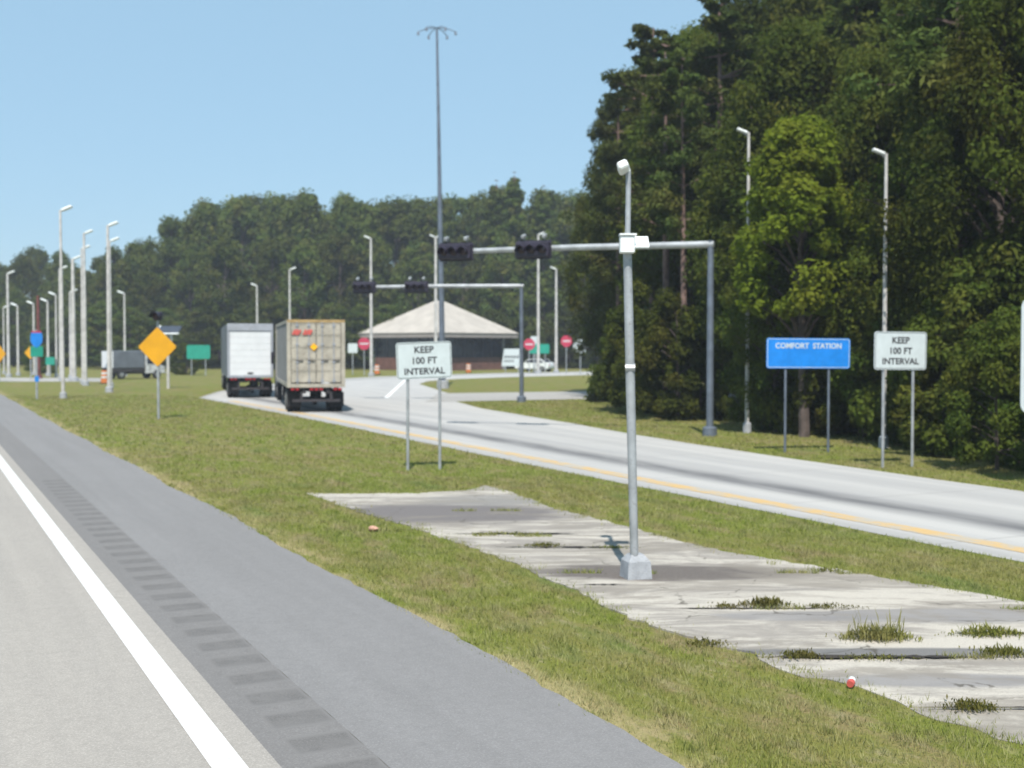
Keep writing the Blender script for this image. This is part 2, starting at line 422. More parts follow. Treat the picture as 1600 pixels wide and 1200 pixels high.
# ------------------------------------------------------------------ setting
hz = MB(); hz.box((0, 270, 15.5), (860, 800, 33)); hz = hz.build('haze', bpy.data.materials.new('thin_air'))
hz['kind'] = 'stuff'; hz['label'] = 'thin pale summer haze'
hm_ = hz.data.materials[0]; hm_.use_nodes = True; hn = hm_.node_tree; hn.nodes.clear()
ho = hn.nodes.new('ShaderNodeOutputMaterial'); hp = hn.nodes.new('ShaderNodeVolumePrincipled')
hp.inputs['Color'].default_value = (.72, .80, .90, 1); hp.inputs['Density'].default_value = .0006; hn.links.new(hp.outputs[0], ho.inputs['Volume'])
g = MB(); g.sheet([(-420, -120), (420, -120), (420, 660), (-420, 660)], 0.0)
struct(g.build('ground', M['ground']))
def strip(name, u0, u1, v0, v1, z, mat):
    m = MB(); k = int((v1-v0)/20)+1
    vs = []; 
    for i in range(k+1):
        v = v0 + (v1-v0)*i/k; vs += [(u0, v, z), (u1, v, z)]
    m.add(vs, [(2*i, 2*i+1, 2*i+3, 2*i+2) for i in range(k)]); return struct(m.build(name, mat))
strip('highway', -9.5, 2.14, -60, 640, .022, M['lane'])
# shoulder, ragged against the grass; a band of it carries the rumble grooves
RU0, RU1, RP = 2.30, 2.78, .62
m = MB()
strip('paved_shoulder', 2.14, RU0, -60, 640, .022, M['rumble_bed'])
vs = []; k = 0; v = -20.0; row = []
edge = []
while v < 300:
    edge.append((4.60 + .05*math.sin(v*.7) + random.uniform(-.03, .03) - (0.10*min(1, max(0, (v-20)/30))), v)); v += .25 if v < 40 else 3
m = MB(); vs = []
for (e, v) in edge: vs += [(RU1, v, .022), (e, v, .022)]
m.add(vs, [(2*i, 2*i+1, 2*i+3, 2*i+2) for i in range(len(edge)-1)]); struct(m.build('paved_shoulder', M['shoulder']))
m = MB(); mr = MB()
prof = [(0, .022), (.10, .0195), (.21, .0185), (.32, .0195), (.42, .022)]
v = -10.0
while v < 27:
    for i in range(4):
        (a, z0), (b, z1) = prof[i], prof[i+1]
        mr.add([(RU0, v+a, z0), (RU1, v+a, z0), (RU1, v+b, z1), (RU0, v+b, z1)], [(0,1,2,3)])
    m.add([(RU0, v+.42, .022), (RU1, v+.42, .022), (RU1, v+RP, .022), (RU0, v+RP, .022)], [(0,1,2,3)])
    v += RP
m.add([(RU0, v, .022), (RU1, v, .022), (RU1, 300, .022), (RU0, 300, .022)], [(0,1,2,3)])
struct(m.build('paved_shoulder', M['rumble_bed'])); struct(mr.build('rumble_strips', M['rumble']))
strip('edge_line', 1.72, 1.94, -60, 600, .027, M['white_line'])
strip('lane_line', -1.95, -1.80, -60, 2, .027, M['white_line'])

# exit ramp to the weigh station
RL = [(12.5,-30),(12.7,0),(12.9,11),(12.95,20.6),(13.25,31),(13.6,42),(13.8,50),(13.9,60),(13.95,67.5),(17,76.4),(21.5,86),(29,98),(39,108),(56,117),(90,126),(140,134)]
RR = [(18.0,-30),(18.6,0),(18.9,11),(19.4,20.6),(20.3,31),(22.0,42),(23.1,50),(25.5,60),(29.0,68),(34.0,85),(37.5,92),(42,97),(50,101.5),(62,106),(92,114),(140,121)]
def polyline(pts, step=1.2):
    out = []
    for a, b in zip(pts[:-1], pts[1:]):
        out.append((a, b))
    return out
NR = 0; vs = []; uvs = []; L = 0
rows = []
for i in range(len(RL)-1):
    a0, a1 = Vector(RL[i]), Vector(RL[i+1]); b0, b1 = Vector(RR[i]), Vector(RR[i+1])
    n = max(1, int((a1-a0).length/1.5))
    for j in range(n): rows.append((a0.lerp(a1, j/n), b0.lerp(b1, j/n)))
rows.append((Vector(RL[-1]), Vector(RR[-1])))
m = MB(); vs = []; uvl = []
for i, (a, b) in enumerate(rows):
    if i: L += (a-rows[i-1][0]).length
    jag = random.uniform(-.05, .05); jag2 = random.uniform(-.06, .06)
    d = (b-a).normalized(); a2 = a + d*jag; b2 = b + d*jag2
    vs += [(a2.x, a2.y, .006), (b2.x, b2.y, .006)]; uvl += [(jag, L), ((b-a).length, L)]
m.add(vs, [(2*i, 2*i+1, 2*i+3, 2*i+2) for i in range(len(rows)-1)])
ro = m.build('ramp_road', M['ramp'])
uv = ro.data.uv_layers.new(name='UVMap')
for lp in ro.data.loops: uv.data[lp.index].uv = uvl[lp.vertex_index]
struct(ro)
def along(off, w, z, i0, i1, side=0):
    m = MB(); vs = []
    for i in range(i0, i1):
        a, b = rows[i]; d = (b-a).normalized(); p = (a + d*off) if side == 0 else (b - d*off); q = p + d*w
        vs += [(p.x, p.y, z), (q.x, q.y, z)]
    m.add(vs, [(2*i, 2*i+1, 2*i+3, 2*i+2) for i in range(i1-i0-1)]); return m
iy = [i for i, (a, b) in enumerate(rows) if a.y < 66]
struct(along(.55, .40, .011, 0, iy[-1]).build('yellow_edge_line', M['yellow_line']))
m = MB(); a, b = G(603, 622), G(633, 594); d = (b-a).normalized(); q = Vector((-d.y, d.x, 0))*.12
m.sheet([(a-q)[:2], (a+q)[:2], (b+q)[:2], (b-q)[:2]], .011); struct(m.build('white_edge_line', M['lane_line']))
m = MB(); m.sheet(smooth_poly([(23.2, 57.2), (33, 56.8), (60, 54), (90, 52), (90, 62), (60, 64), (37, 66.6), (28.2, 67.4)], 1.5, .08), .012)
struct(m.build('side_road', M['far_concrete']))
m = MB(); a = on_ground(-160, 98); b = on_ground(172, 98); c = on_ground(172, 109); d = on_ground(-160, 112)
m.sheet(smooth_poly([a, b, c, d], 3, .1), .006); struct(m.build('far_road', M['far_concrete']))

# abandoned concrete pad in the grass median
PAD = [(480,771),(560,772),(650,771),(725,767),(758,759),(800,770),(868,796),(935,812),(1000,829),(1070,848),(1140,864),(1220,877),(1305,890),(1390,906),(1480,922),(1600,941),(1760,968),(1900,1010),(1900,1300),(1600,1165),(1510,1137),(1420,1108),(1330,1072),(1225,1050),(1175,1022),(1100,1006),(1030,985),(975,963),(930,940),(900,922),(850,903),(800,880),(755,862),(705,845),(640,824),(565,802)]
PADW = [G(x, y) for x, y in PAD]
def clip(poly, lo, hi):
    def half(poly, f):
        out = []
        for i in range(len(poly)):
            a, b = poly[i], poly[(i+1) % len(poly)]; fa, fb = f(a), f(b)
            if fa >= 0: out.append(a)
            if fa*fb < 0: out.append(a.lerp(b, fa/(fa-fb)))
        return out
    p = half(poly, lambda q: q.dot(FW0)-lo); return half(p, lambda q: hi-q.dot(FW0)) if p else p
joints = [6.0, 9.35, 10.85, 12.85, 14.9, 17.85, 20.6, 26]
m = MB()
padz = [.006, .008, .020, .014, .010, .012, .008]
random.seed(3)
PADJ = [Vector((x, y, 0)) for x, y in smooth_poly(PADW, .16, .055)]
for i in range(len(joints)-1):
    p = clip(PADJ, joints[i]+.012, joints[i+1]-.012)
    if len(p) > 3:
        n = len(p); z = padz[i]
        m.add([(q.x, q.y, z) for q in p] + [(q.x, q.y, -.05) for q in p], [tuple(range(n))] + [(k, (k+1) % n, n+(k+1) % n, n+k) for k in range(n)])
struct(m.build('concrete_pad', M['pad']))
m = MB()
for px0, px1, py, wd in ((1195, 1510, 1030, .05), (1490, 1650, 993, .05), (690, 905, 836, .05), (1020, 1330, 954, .03), (760, 1010, 857, .05), (905, 985, 916, .02), (1440, 1650, 1110, .015)):
    a, b = G(px0, py), G(px1, py); n = 24; vs = []
    for k in range(n+1):
        q = a.lerp(b, k/n); t = wd*(.4+random.random())*min(1, 4*k/n, 4*(1-k/n)+.1); vs += [(q.x-FW0.x*t, q.y-FW0.y*t, .026), (q.x+FW0.x*t, q.y+FW0.y*t, .026)]
    m.add(vs, [(2*k, 2*k+1, 2*k+3, 2*k+2) for k in range(n)])
struct(m.build('cracks', M['soil']))

def inside(poly, x, y):
    r = np.zeros(x.shape, bool); n = len(poly); j = n-1
    for i in range(n):
        xi, yi, xj, yj = poly[i].x, poly[i].y, poly[j].x, poly[j].y
        if yi != yj: r ^= ((yi > y) != (yj > y)) & (x < (xj-xi)*(y-yi)/(yj-yi)+xi)
        j = i
    return r
def raw_mesh(name, verts, quads, mat, tint=None):
    me = bpy.data.meshes.new(name); nv, nf, s = len(verts), len(quads), quads.shape[1]
    me.vertices.add(nv); me.vertices.foreach_set('co', verts.astype(np.float32).ravel())
    me.loops.add(nf*s); me.loops.foreach_set('vertex_index', quads.astype(np.int32).ravel())
    me.polygons.add(nf); me.polygons.foreach_set('loop_start', np.arange(0, nf*s, s, dtype=np.int32))
    me.update(calc_edges=True)
    if tint is not None:
        at = me.attributes.new('tint', 'FLOAT', 'FACE'); at.data.foreach_set('value', tint.astype(np.float32))
    me.materials.append(mat); return me
# mown grass standing on the verges
def blades(u, v, hmin, hmax, wd):
    n = len(u); az = rng.uniform(0, 2*np.pi, n); h = rng.uniform(hmin, hmax, n); lean = rng.uniform(.1, .9, n)*h; la = rng.uniform(0, 2*np.pi, n)
    dx, dy = np.cos(az)*wd/2, np.sin(az)*wd/2
    V = np.zeros((n, 3, 3)); V[:,0] = np.stack([u-dx, v-dy, np.full(n, -.005)], 1); V[:,1] = np.stack([u+dx, v+dy, np.full(n, -.005)], 1)
    V[:,2] = np.stack([u+np.cos(la)*lean, v+np.sin(la)*lean, h], 1); return V.reshape(-1, 3), rng.random(n)**2
def redge(v): return np.interp(v, [p[1] for p in RR[:9]], [p[0] for p in RR[:9]])
def ledge(v): return np.interp(v, [p[1] for p in RL[:9]], [p[0] for p in RL[:9]])
VV, TT = [], []
for (d0, d1, dens, h0, h1, wd) in ((4, 10, 2300, .012, .055, .008), (10, 18, 1000, .015, .06, .013), (18, 32, 320, .02, .07, .024), (32, 70, 75, .03, .08, .045)):
    n = int(dens*30*80)
    u = rng.uniform(4.5, 34.5, n); v = rng.uniform(-5, 75, n)
    dz = u*FW0.x + v*FW0.y; dx = u*RT.x + v*RT.y
    k = (dz > d0) & (dz < d1) & (np.abs(dx) < dz*.50)
    med = (u > 4.55) & (u < ledge(v)-.02) & ~inside(PADW, u + rng.normal(0, .13, n), v + rng.normal(0, .16, n))
    ver = (u > redge(v)+.03) & (u < redge(v)+7) & (v < 56.5)
    k &= med | ver
    k &= rng.random(n) < (.55 + .45*np.sin(u*3.1+np.sin(v*1.3)*2)*np.sin(v*1.7+u))+.25
    a, t = blades(u[k], v[k], h0, h1, wd); VV.append(a); TT.append(t)
n = 900000; u = rng.uniform(5, 17, n); v = rng.uniform(0, 26, n); dz = u*FW0.x + v*FW0.y; dx = u*RT.x + v*RT.y
k = inside(PADW, u, v) & (np.abs(dx) < dz*.5)
jd = np.min(np.abs(dz[:, None] - np.array([9.35, 10.85, 12.85, 14.9, 17.85, 20.6])[None, :] + .03*np.sin(dx*5)[:, None]), axis=1)
k &= (jd < .05) & (np.sin(dx*2.3 + dz*5) + .6*np.sin(dx*7.1 + dz) > .55)
a, t = blades(u[k], v[k], .02, .07, .012); a[:, 2] += .015; VV.append(a); TT.append(t)
nc = 2600; cu = rng.uniform(4.7, 13, nc); cv = rng.uniform(2, 24, nc); ck = ~inside(PADW, cu + rng.normal(0, .15, nc), cv) & (cu < ledge(cv)-.1); cu, cv = cu[ck], cv[ck]
for (x0, y0) in zip(cu, cv):
    q = rng.integers(20, 60); r0 = rng.uniform(.04, .13); a, t = blades(x0 + rng.normal(0, r0, q), y0 + rng.normal(0, r0, q), .03, rng.uniform(.06, .10), .010)
    VV.append(a); TT.append(np.full(q, rng.random()) if rng.random() < .7 else t)
VV = np.concatenate(VV); TT = np.concatenate(TT)
me = raw_mesh('grass', VV, np.arange(len(VV)).reshape(-1, 3), M['blade'], TT)
o = bpy.data.objects.new('grass', me); COL.objects.link(o); o['kind'] = 'stuff'; o['label'] = 'short mown grass of the verges'

# weeds growing out of the slab joints
def weed(px, py, wpx, hm, n, label, tall=0, bright=False):
    p = G(px, py); Z = p.dot(FW0); W = wpx/FPX*Z/2
    cx = rng.normal(0, .45, n)*W; cy = rng.normal(0, .3, n)*.22
    fall = np.exp(-(cx/W)**2)
    az = rng.uniform(0, 2*np.pi, n); h = hm*rng.uniform(.35, 1, n)*fall; out = rng.uniform(.2, .9, n)*h; wd = rng.uniform(.003, .010, n)
    if tall:
        h[:tall] = hm*2.0*rng.uniform(.5, 1, tall); out[:tall] = .25*h[:tall]; cx[:tall] = rng.choice([-.45, .45], tall)*W + rng.normal(0, .06, tall)
    X = cx*RT.x + cy*FW0.x; Y = cx*RT.y + cy*FW0.y
    dx, dy = -np.sin(az)*wd, np.cos(az)*wd
    V = np.zeros((n, 4, 3))
    V[:,0] = np.stack([X, Y, np.zeros(n)], 1)
    V[:,1] = np.stack([X+np.cos(az)*out*.4-dx, Y+np.sin(az)*out*.4-dy, h*.65], 1)
    V[:,2] = np.stack([X+np.cos(az)*out, Y+np.sin(az)*out, h], 1)
    V[:,3] = np.stack([X+np.cos(az)*out*.4+dx, Y+np.sin(az)*out*.4+dy, h*.65], 1)
    me = raw_mesh('weed_clump', V.reshape(-1, 3), np.arange(4*n).reshape(-1, 4), M['weed'], rng.random(n))
    o = bpy.data.objects.new('weed_clump', me); COL.objects.link(o); o.location = (p.x, p.y, .02); tag(o, label, 'weeds', 'weeds in the slab joints')
weed(1370, 1003, 125, .17, 620, 'tallest weed clump on the old slab, with two upright stalks', 22)
weed(1197, 950, 90, .12, 380, 'low olive weed tuft on the slab, right of the near pole base')
weed(1135, 952, 60, .05, 160, 'flat sprig of weeds in the joint between pole base and olive tuft')
weed(1290, 952, 130, .045, 260, 'thin line of weeds along the slab joint behind the tallest clump')
weed(1545, 996, 130, .11, 420, 'dark green weed strip on the slab joint at the right picture edge, upper of two')
weed(1570, 1027, 110, .10, 320, 'weed strip on the slab at the right picture edge, below the longer strip')
weed(1250, 1030, 80, .07, 300, 'bright green weeds at the left end of the dark slab crack')
weed(1365, 1032, 150, .035, 260, 'sparse weeds growing inside the dark slab crack')
weed(1518, 1111, 105, .07, 330, 'lowest weed patch on the slab, nearest the bottom right corner')
weed(850, 856, 75, .07, 240, 'weed patch on the slab left of the near pole, by the grass')
weed(790, 837, 150, .05, 260, 'long thin weed line across the pad left of the near pole')
weed(960, 858, 90, .04, 160, 'scattered weeds just behind the near pole on the slab')
weed(1100, 1010, 90, .06, 200, 'weeds spilling over the lower slab edge left of the dark crack')
weed(1290, 895, 70, .05, 150, 'small weeds on the upper slab edge against the median grass')

# litter
p = G(1330, 1074)
t = thing('crushed_can', 'crushed red and white drink can on the slab edge', 'can', (p.x, p.y, .040), R(40))
m = MB(); m.tube([(-.06,0,0),(-.03,0,.004),(.02,0,-.002)], [.028,.033,.030], 12); m.build('can_body', M['red_paint'], t, True)
m = MB(); m.tube([(.021,0,-.002),(.07,.005,.004),(.085,.008,.006)], [.030,.032,.022], 12); m.build('can_end', M['white_paint'], t, True)
p = G(583, 831)
m = MB(); 
vs = []
import bmesh
bm = bmesh.new(); bmesh.ops.create_icosphere(bm, subdivisions=2, radius=.08)
for vv in bm.verts: vv.co *= random.uniform(.8, 1.1); vv.co.z *= .6
me = bpy.data.meshes.new('stone'); bm.to_mesh(me); bm.free(); me.materials.append(M['stone'])
o = bpy.data.objects.new('stone', me); COL.objects.link(o); o.location = (p.x, p.y, .05); tag(o, 'pinkish stone lying in the median grass left of the pad', 'stone')

# ------------------------------------------------------------------ signs
def facing(p, bias=.5):          # rotation turning a panel's -y side toward traffic, partly toward the camera
    a = math.atan2(-(0-p.x), -(0-p.y)); return -a*bias
def sign(name, label, cat, p, w, h, zc, posts, pmat, panel_mat, lines=None, ink=None, rot=0.0, roll=0.0, r=.07, border=None, group=None, post_r=.035):
    t = thing(name, label, cat, (p.x, p.y, 0), rot, group)
    for px in posts:
        m = MB(); m.tube([(px, .045, -.1), (px + math.sin(roll)*.1, .045, zc + h*.45)], post_r, 8); m.build('post', pmat, t, True)
    m = MB(); m.prism(round_rect(w, h, r), -.012, .008); pn = m.build('panel', panel_mat, t)
    pn.location = (0, 0, zc); pn.rotation_euler = (0, -roll, 0)
    m = MB()
    for px in posts: m.box((px, .012, zc + h*.28), (.09, .03, .05)).box((px, .012, zc - h*.28), (.09, .03, .05))
    m.build('bracket', pmat, t)
    if border:
        bw, off = border
        o_ = round_rect(w-2*off, h-2*off, max(.02, r-off)); i_ = round_rect(w-2*off-2*bw, h-2*off-2*bw, max(.015, r-off-bw)); n = len(o_)
        m = MB(); m.add([(a, -.0145, b) for a, b in o_] + [(a, -.0145, b) for a, b in i_], [(k, (k+1) % n, n+(k+1) % n, n+k) for k in range(n)])
        m.build('border', ink, pn)
    for (s, size, dz, sq) in (lines or []):
        text_obj('lettering', s, size, ink, pn, (0, -.0145, dz), sq)
    return t
INTERVAL = [('KEEP', .21, .235, 1.0), ('100 FT', .21, -.01, 1.0), ('INTERVAL', .20, -.25, 1.05)]
p = G(663, 735)
sign('road_sign', 'white spacing sign on two posts in the median before the tan roofed building', 'sign', p, 1.27, .83, height(563, p), (-.37, .37), M['galv'], M['sign_white'], INTERVAL, M['black_ink'], -ALPHA*.4, R(2), group='white KEEP 100 FT INTERVAL signs', border=(.012, .02))
p = G(1405, 730)
sign('road_sign', 'white spacing sign beside the dark wood, right of the blue sign', 'sign', p, 1.34, .88, height(548, p), (-.40, .36), M['galv'], M['sign_white'], INTERVAL, M['black_ink'], -ALPHA*.5, R(-.5), group='white KEEP 100 FT INTERVAL signs', border=(.012, .02))
p = G(1262, 707)
sign('road_sign', 'wide blue COMFORT STATION sign on two posts before the dark wood', 'sign', p, 2.35, .80, height(552, p), (-.62, .60), M['dark_galv'], M['sign_blue'], [('COMFORT  STATION', .20, .19, .98)], M['sign_white'], -ALPHA*.6, R(-.4), border=(.014, .02))
p = on_ground(1662, 24.6)
sign('road_sign', 'tall blank white sign cut off by the right picture edge', 'sign', p, 1.9, 2.33, 2.62, (-.6, .6), M['dark_galv'], M['sign_white'], None, None, -ALPHA*.6, 0, r=.2)

# yellow diamond with beacon and solar panel
def diamond(p, zc, half, label, group=None, beacon=False, rot=-ALPHA*.5):
    t = thing('warning_sign', label, 'sign', (p.x, p.y, 0), rot, group)
    m = MB(); m.tube([(0, .06, -.1), (0, .06, zc + (half+.28 if beacon else half*.6))], .055 if beacon else .05, 8); m.build('post', M['galv'], t, True)
    s = half*math.sqrt(2)
    rr = [(a*math.cos(R(45))-b*math.sin(R(45)), a*math.sin(R(45))+b*math.cos(R(45))) for a, b in round_rect(s, s, .07)]
    m = MB(); m.prism(rr, -.012, .008); pn = m.build('panel', M['sign_yellow'], t); pn.location = (0, 0, zc)
    if beacon:
        bz = zc + half + .42
        m = MB(); m.tube([(0, -.12, bz), (0, .16, bz)], .155, 16).box((0, .05, bz), (.34, .22, .34), None, .04); b = m.build('beacon', M['dark_housing'], t)
        m = MB(); m.tube([(0, -.13, bz), (0, -.15, bz)], [.13, .09], 16); m.build('lens', M['beacon'], b, True)
        m = MB(); n = 12; vs = []
        for k in range(n+1):
            a = R(-20 + 220*k/n); vs += [(.165*math.cos(a), -.12, bz+.165*math.sin(a)), (.165*math.cos(a), -.38, bz+.165*math.sin(a))]
        m.add(vs, [(2*k, 2*k+1, 2*k+3, 2*k+2) for k in range(n)]); m.build('visor', M['dark_housing'], b)
    return t
p = G(247, 655)
diamond(p, height(542, p), .77, 'large yellow diamond warning sign with a dark beacon on its post', None, True, -ALPHA*1.2)
p = G(263, 607)
t = thing('solar_post', 'pale post carrying a tilted solar panel behind the large yellow diamond', 'solar panel', (p.x, p.y, 0), R(-35))
m = MB(); m.tube([(0,0,-.1), (0,0,height(518, p))], .10, 10); m.build('post', M['pale_pole'], t, True)
zz = height(515, p)
rm = Matrix.Rotation(R(38), 3, 'X')
m = MB(); m.box((.15, -.05, zz), (1.5, .75, .05), rm); m.build('solar_panel', M['solar'], t)
m = MB(); m.box((.15, -.05 - .46*math.cos(R(38)) + 0, zz - .46*math.sin(R(38))), (1.6, .1, .07), rm).box((-.66, -.05, zz), (.08, .86, .07), rm); m.build('frame', M['white_paint'], t)
m = MB(); m.box((0, .2, zz-.55), (.35, .3, .5), None, .02); m.build('battery_box', M['white_paint'], t)
p = on_ground(-2, 98); diamond(p, height(553, p), .78, 'yellow diamond sign cut by the left picture edge', 'small far yellow diamonds', False, -.9)
p = on_ground(47, 104); diamond(p, height(551, p), .55, 'small yellow diamond partly behind the interstate shield', 'small far yellow diamonds', False, -.7)

# interstate shield assembly
p = G(58, 624)
t = thing('route_marker', 'blue route shield with red top above a green panel at the shoulder', 'sign', (p.x, p.y, 0), R(5))
m = MB(); m.tube([(0, .05, -.1), (0, .05, height(515, p))], .06, 8); m.build('post', M['galv'], t, True)
zt = height(517, p); zb = height(541, p); W = .29; hh = zt-zb
sh = [(-W*.9, .18), (-W*1.05, -.05), (-W, -.3*1), (-W*.6, -.50), (0, -.64), (W*.6, -.50), (W, -.3), (W*1.05, -.05), (W*.9, .18)]
m = MB(); m.prism(sh, -.012, .008); pn = m.build('shield', M['sign_blue'], t); pn.location = (0, 0, zt-.28)
m = MB(); m.prism([(-W*.9, .185), (W*.9, .185), (W*.75, .30), (W*.35, .24), (0, .30), (-W*.35, .24), (-W*.75, .30)], -.012, .008); q = m.build('shield_top', M['sign_red'], pn)
m = MB(); m.prism(round_rect(.64, .56, .05), -.012, .008); pn = m.build('panel', M['sign_green'], t); pn.location = (0, 0, zb-.28)
m = MB(); m.prism(round_rect(.22, .3, .03), -.012, .008); pn = m.build('small_plate', M['sign_blue'], t); pn.location = (0, 0, height(592, p))
p = on_ground(60, 108)
m = MB(); m.tube([(0,0,0), (0,0,3), (0,0,height(462, p))], [.16, .15, .12], 10).tube([(0,0,0), (0,0,.35)], .3, 10)
o = m.build('rusty_pole', M['rust'], None, True); o.location = p; tag(o, 'rusty red pole rising behind the blue route shield', 'pole')

def panel_sign(px, py, Z, w, h, mat, label, posts=(-.3, .3), group=None, rot=-.25, shape='rect', extra=None):
    p = on_ground(px, Z); zc = height(py, p)
    t = thing('road_sign', label, 'sign', (p.x, p.y, 0), rot, group)
    for q in posts:
        m = MB(); m.tube([(q*w, .06, -.1), (q*w, .06, zc)], .05, 8); m.build('post', M['galv'], t, True)
    if shape == 'rect': poly = round_rect(w, h, min(w, h)*.12)
    elif shape == 'oct': poly = [(w/2*math.cos(R(22.5+45*k))/math.cos(R(22.5)), w/2*math.sin(R(22.5+45*k))/math.cos(R(22.5))) for k in range(8)]
    else: poly = [(w/2*math.cos(2*math.pi*k/24), w/2*math.sin(2*math.pi*k/24)) for k in range(24)]
    m = MB(); m.prism(poly, -.015, .01); pn = m.build('panel', mat, t); pn.location = (0, 0, zc)
    return t, pn
panel_sign(310, 550, 118, 2.2, 1.35, M['sign_green'], 'green sign on the grass left of the white door truck')
panel_sign(78, 564, 112, .8, .72, M['sign_green'], 'small green sign between the rusty pole and the tall left lamp posts', (0,))
panel_sign(843, 545, 128, 2.1, 1.0, M['sign_green'], 'wide green sign between two pale poles right of the building')
def stop(px, py, Z, label, text=True):
    t, pn = panel_sign(px, py, Z, 1.15, 1.15, M['sign_red'], label, (0,), 'red signs around the building', -.3, 'oct')
    m = MB(); m.box((0, -.018, 0), (.8, .006, .13)); m.build('white_bar', M['sign_white'], pn)
stop(569, 537, 118, 'red octagon sign right of the beige container truck')
stop(827, 538, 126, 'red octagon sign left of the wide green sign')
stop(885, 533, 127, 'red octagon sign right of the wide green sign, next to the round white one')
panel_sign(551, 544, 121, .95, .95, M['sign_white'], 'small square white sign peeping out beside the beige container truck', (0,))
panel_sign(836, 532, 131, 1.0, .9, M['sign_white'], 'white sign overlapped by the red octagon left of the green sign', (0,))
t, pn = panel_sign(907, 541, 124, 1.5, 1.5, M['sign_white'], 'round white sign at the edge of the wood, right of the red octagon', (0,), None, -.3, 'disc')
m = MB(); m.tube([(0, -.018, -.25), (0, -.02, -.25)], .28, 16); m.build('dark_mark', M['black_ink'], pn)
p = on_ground(800, 132)
t = thing('notice_board', 'low white notice board with dark lettering at the right end of the building', 'sign', (p.x, p.y, 0), -.3)
z0, z1 = height(572, p), height(545, p)
for q in (-.7, .7):
    m = MB(); m.tube([(q, .05, -.1), (q, .05, z1-.1)], .05, 8); m.build('post', M['galv'], t, True)
m = MB(); m.prism([(-1.15, z0), (.95, z0), (1.2, z1), (-.85, z1)], -.02, .02); pn = m.build('panel', M['sign_white'], t)
m = MB()
for k in range(5): m.box((-.7+.33*k, -.024, z0+1.0), (.2, .006, .28), Matrix.Rotation(R(18), 3, 'Y'))
for k in range(4): m.box((-.75+.28*k, -.024, z0+.55), (.17, .006, .2), Matrix.Rotation(R(18), 3, 'Y'))
m.build('lettering', M['black_ink'], pn)

# ------------------------------------------------------------------ poles
def lamp_head(m, x, z, sgn, s=1.0):
    rm = Matrix.Rotation(R(-22*sgn), 3, 'Y')
    m.box((x + sgn*.42*s, 0, z + .10*s), (.72*s, .36*s, .17*s), rm, .05*s)
def light_pole(x, ytop, Z, label, sides=(1,), H=None, r=.13, lean=0.0, ls=1.0):
    p = on_ground(x, Z); h = height(ytop, p) if H is None else H
    if Z > 60: r *= .78; ls = .85
    t = thing('light_pole', label, 'light pole', (p.x, p.y, 0), -ALPHA, 'pale light poles')
    m = MB(); m.tube([(0,0,-.1), (lean*.5, 0, h*.5), (lean, 0, h)], [r, r*.85, r*.62], 10); m.build('pole', M['pale_pole'], t, True)
    m = MB(); m.tube([(0,0,0), (0,0,.3), (0,0,.34)], [r*2.0, r*1.9, r*1.3], 10); m.build('base', M['concrete_block'], t, True)
    for s in sides:
        m = MB(); m.tube([(lean, 0, h-.12), (lean+s*.2, 0, h+.03)], .035, 6); m.build('arm', M['galv'], t, True)
        m = MB(); lamp_head(m, lean, h, s, ls); m.build('lamp_head', M['white_paint'], t)
    return t
light_pole(98, 328, 66, 'tallest pale light pole at left, standing in front of the thinner poles', (1,), lean=-.05)
light_pole(133, 364, 88, 'bright pale pole just right of the tallest left pole', (1,), r=.17)
light_pole(129, 388, 92, 'pale pole overlapping the bright pole right of the tallest left one', (1,), r=.14)
light_pole(170, 352, 75, 'pale pole in front of the grey box truck at left', (1,), r=.16)
light_pole(173, 376, 84, 'pole half hidden behind the one in front of the grey box truck', (1,), r=.12)
light_pole(13, 427, 112, 'leftmost tall light pole by the left picture edge', (1,), r=.19)
light_pole(28, 477, 118, 'short pole second from the left edge', (-1,), r=.16)
light_pole(6, 480, 124, 'short pole hidden beside the leftmost tall pole', (1,), r=.12)
light_pole(53, 474, 121, 'short pole just left of the rusty red pole', (-1,), r=.16)
light_pole(75, 470, 116, 'short pole just right of the rusty red pole', (-1,), r=.17)
light_pole(88, 460, 112, 'short pole close left of the tallest left pole', (-1,), r=.13)
light_pole(115, 404, 99, 'mottled pole between the tallest left pole and the bright one', (1,), r=.26)
light_pole(110, 456, 108, 'short pole in front of the mottled pole at left', (1,), r=.14)
light_pole(94, 420, 100, 'thin pole right behind the tallest left pole', (1,), r=.12)
light_pole(195, 458, 116, 'pole rising behind the grey box truck', (-1,), r=.15)
light_pole(402, 446, 133, 'pole rising behind the white door truck', (-1,), r=.17)
light_pole(453, 421, 122, 'pole rising behind the beige container truck', (1,), r=.16)
light_pole(580, 372, 116, 'pale pole in front of the left end of the tan roof', (-1,), r=.20)
light_pole(681, 370, 128, 'pale pole close behind the tall mast with two lamp heads', (-1, 1), r=.24)
light_pole(841, 366, 128, 'taller of the two pale poles right of the building', (1,), r=.22)
light_pole(869, 420, 130, 'shorter of the two pale poles right of the building', (-1,), r=.21)
light_pole(1168, 207, 39.6, 'pale pole standing against the wood left of the blue sign', (-1,), r=.072, ls=.5)
light_pole(1382, 240, 33.6, 'pale pole rising out of leaves above the right white sign', (-1,), r=.072, ls=.5)

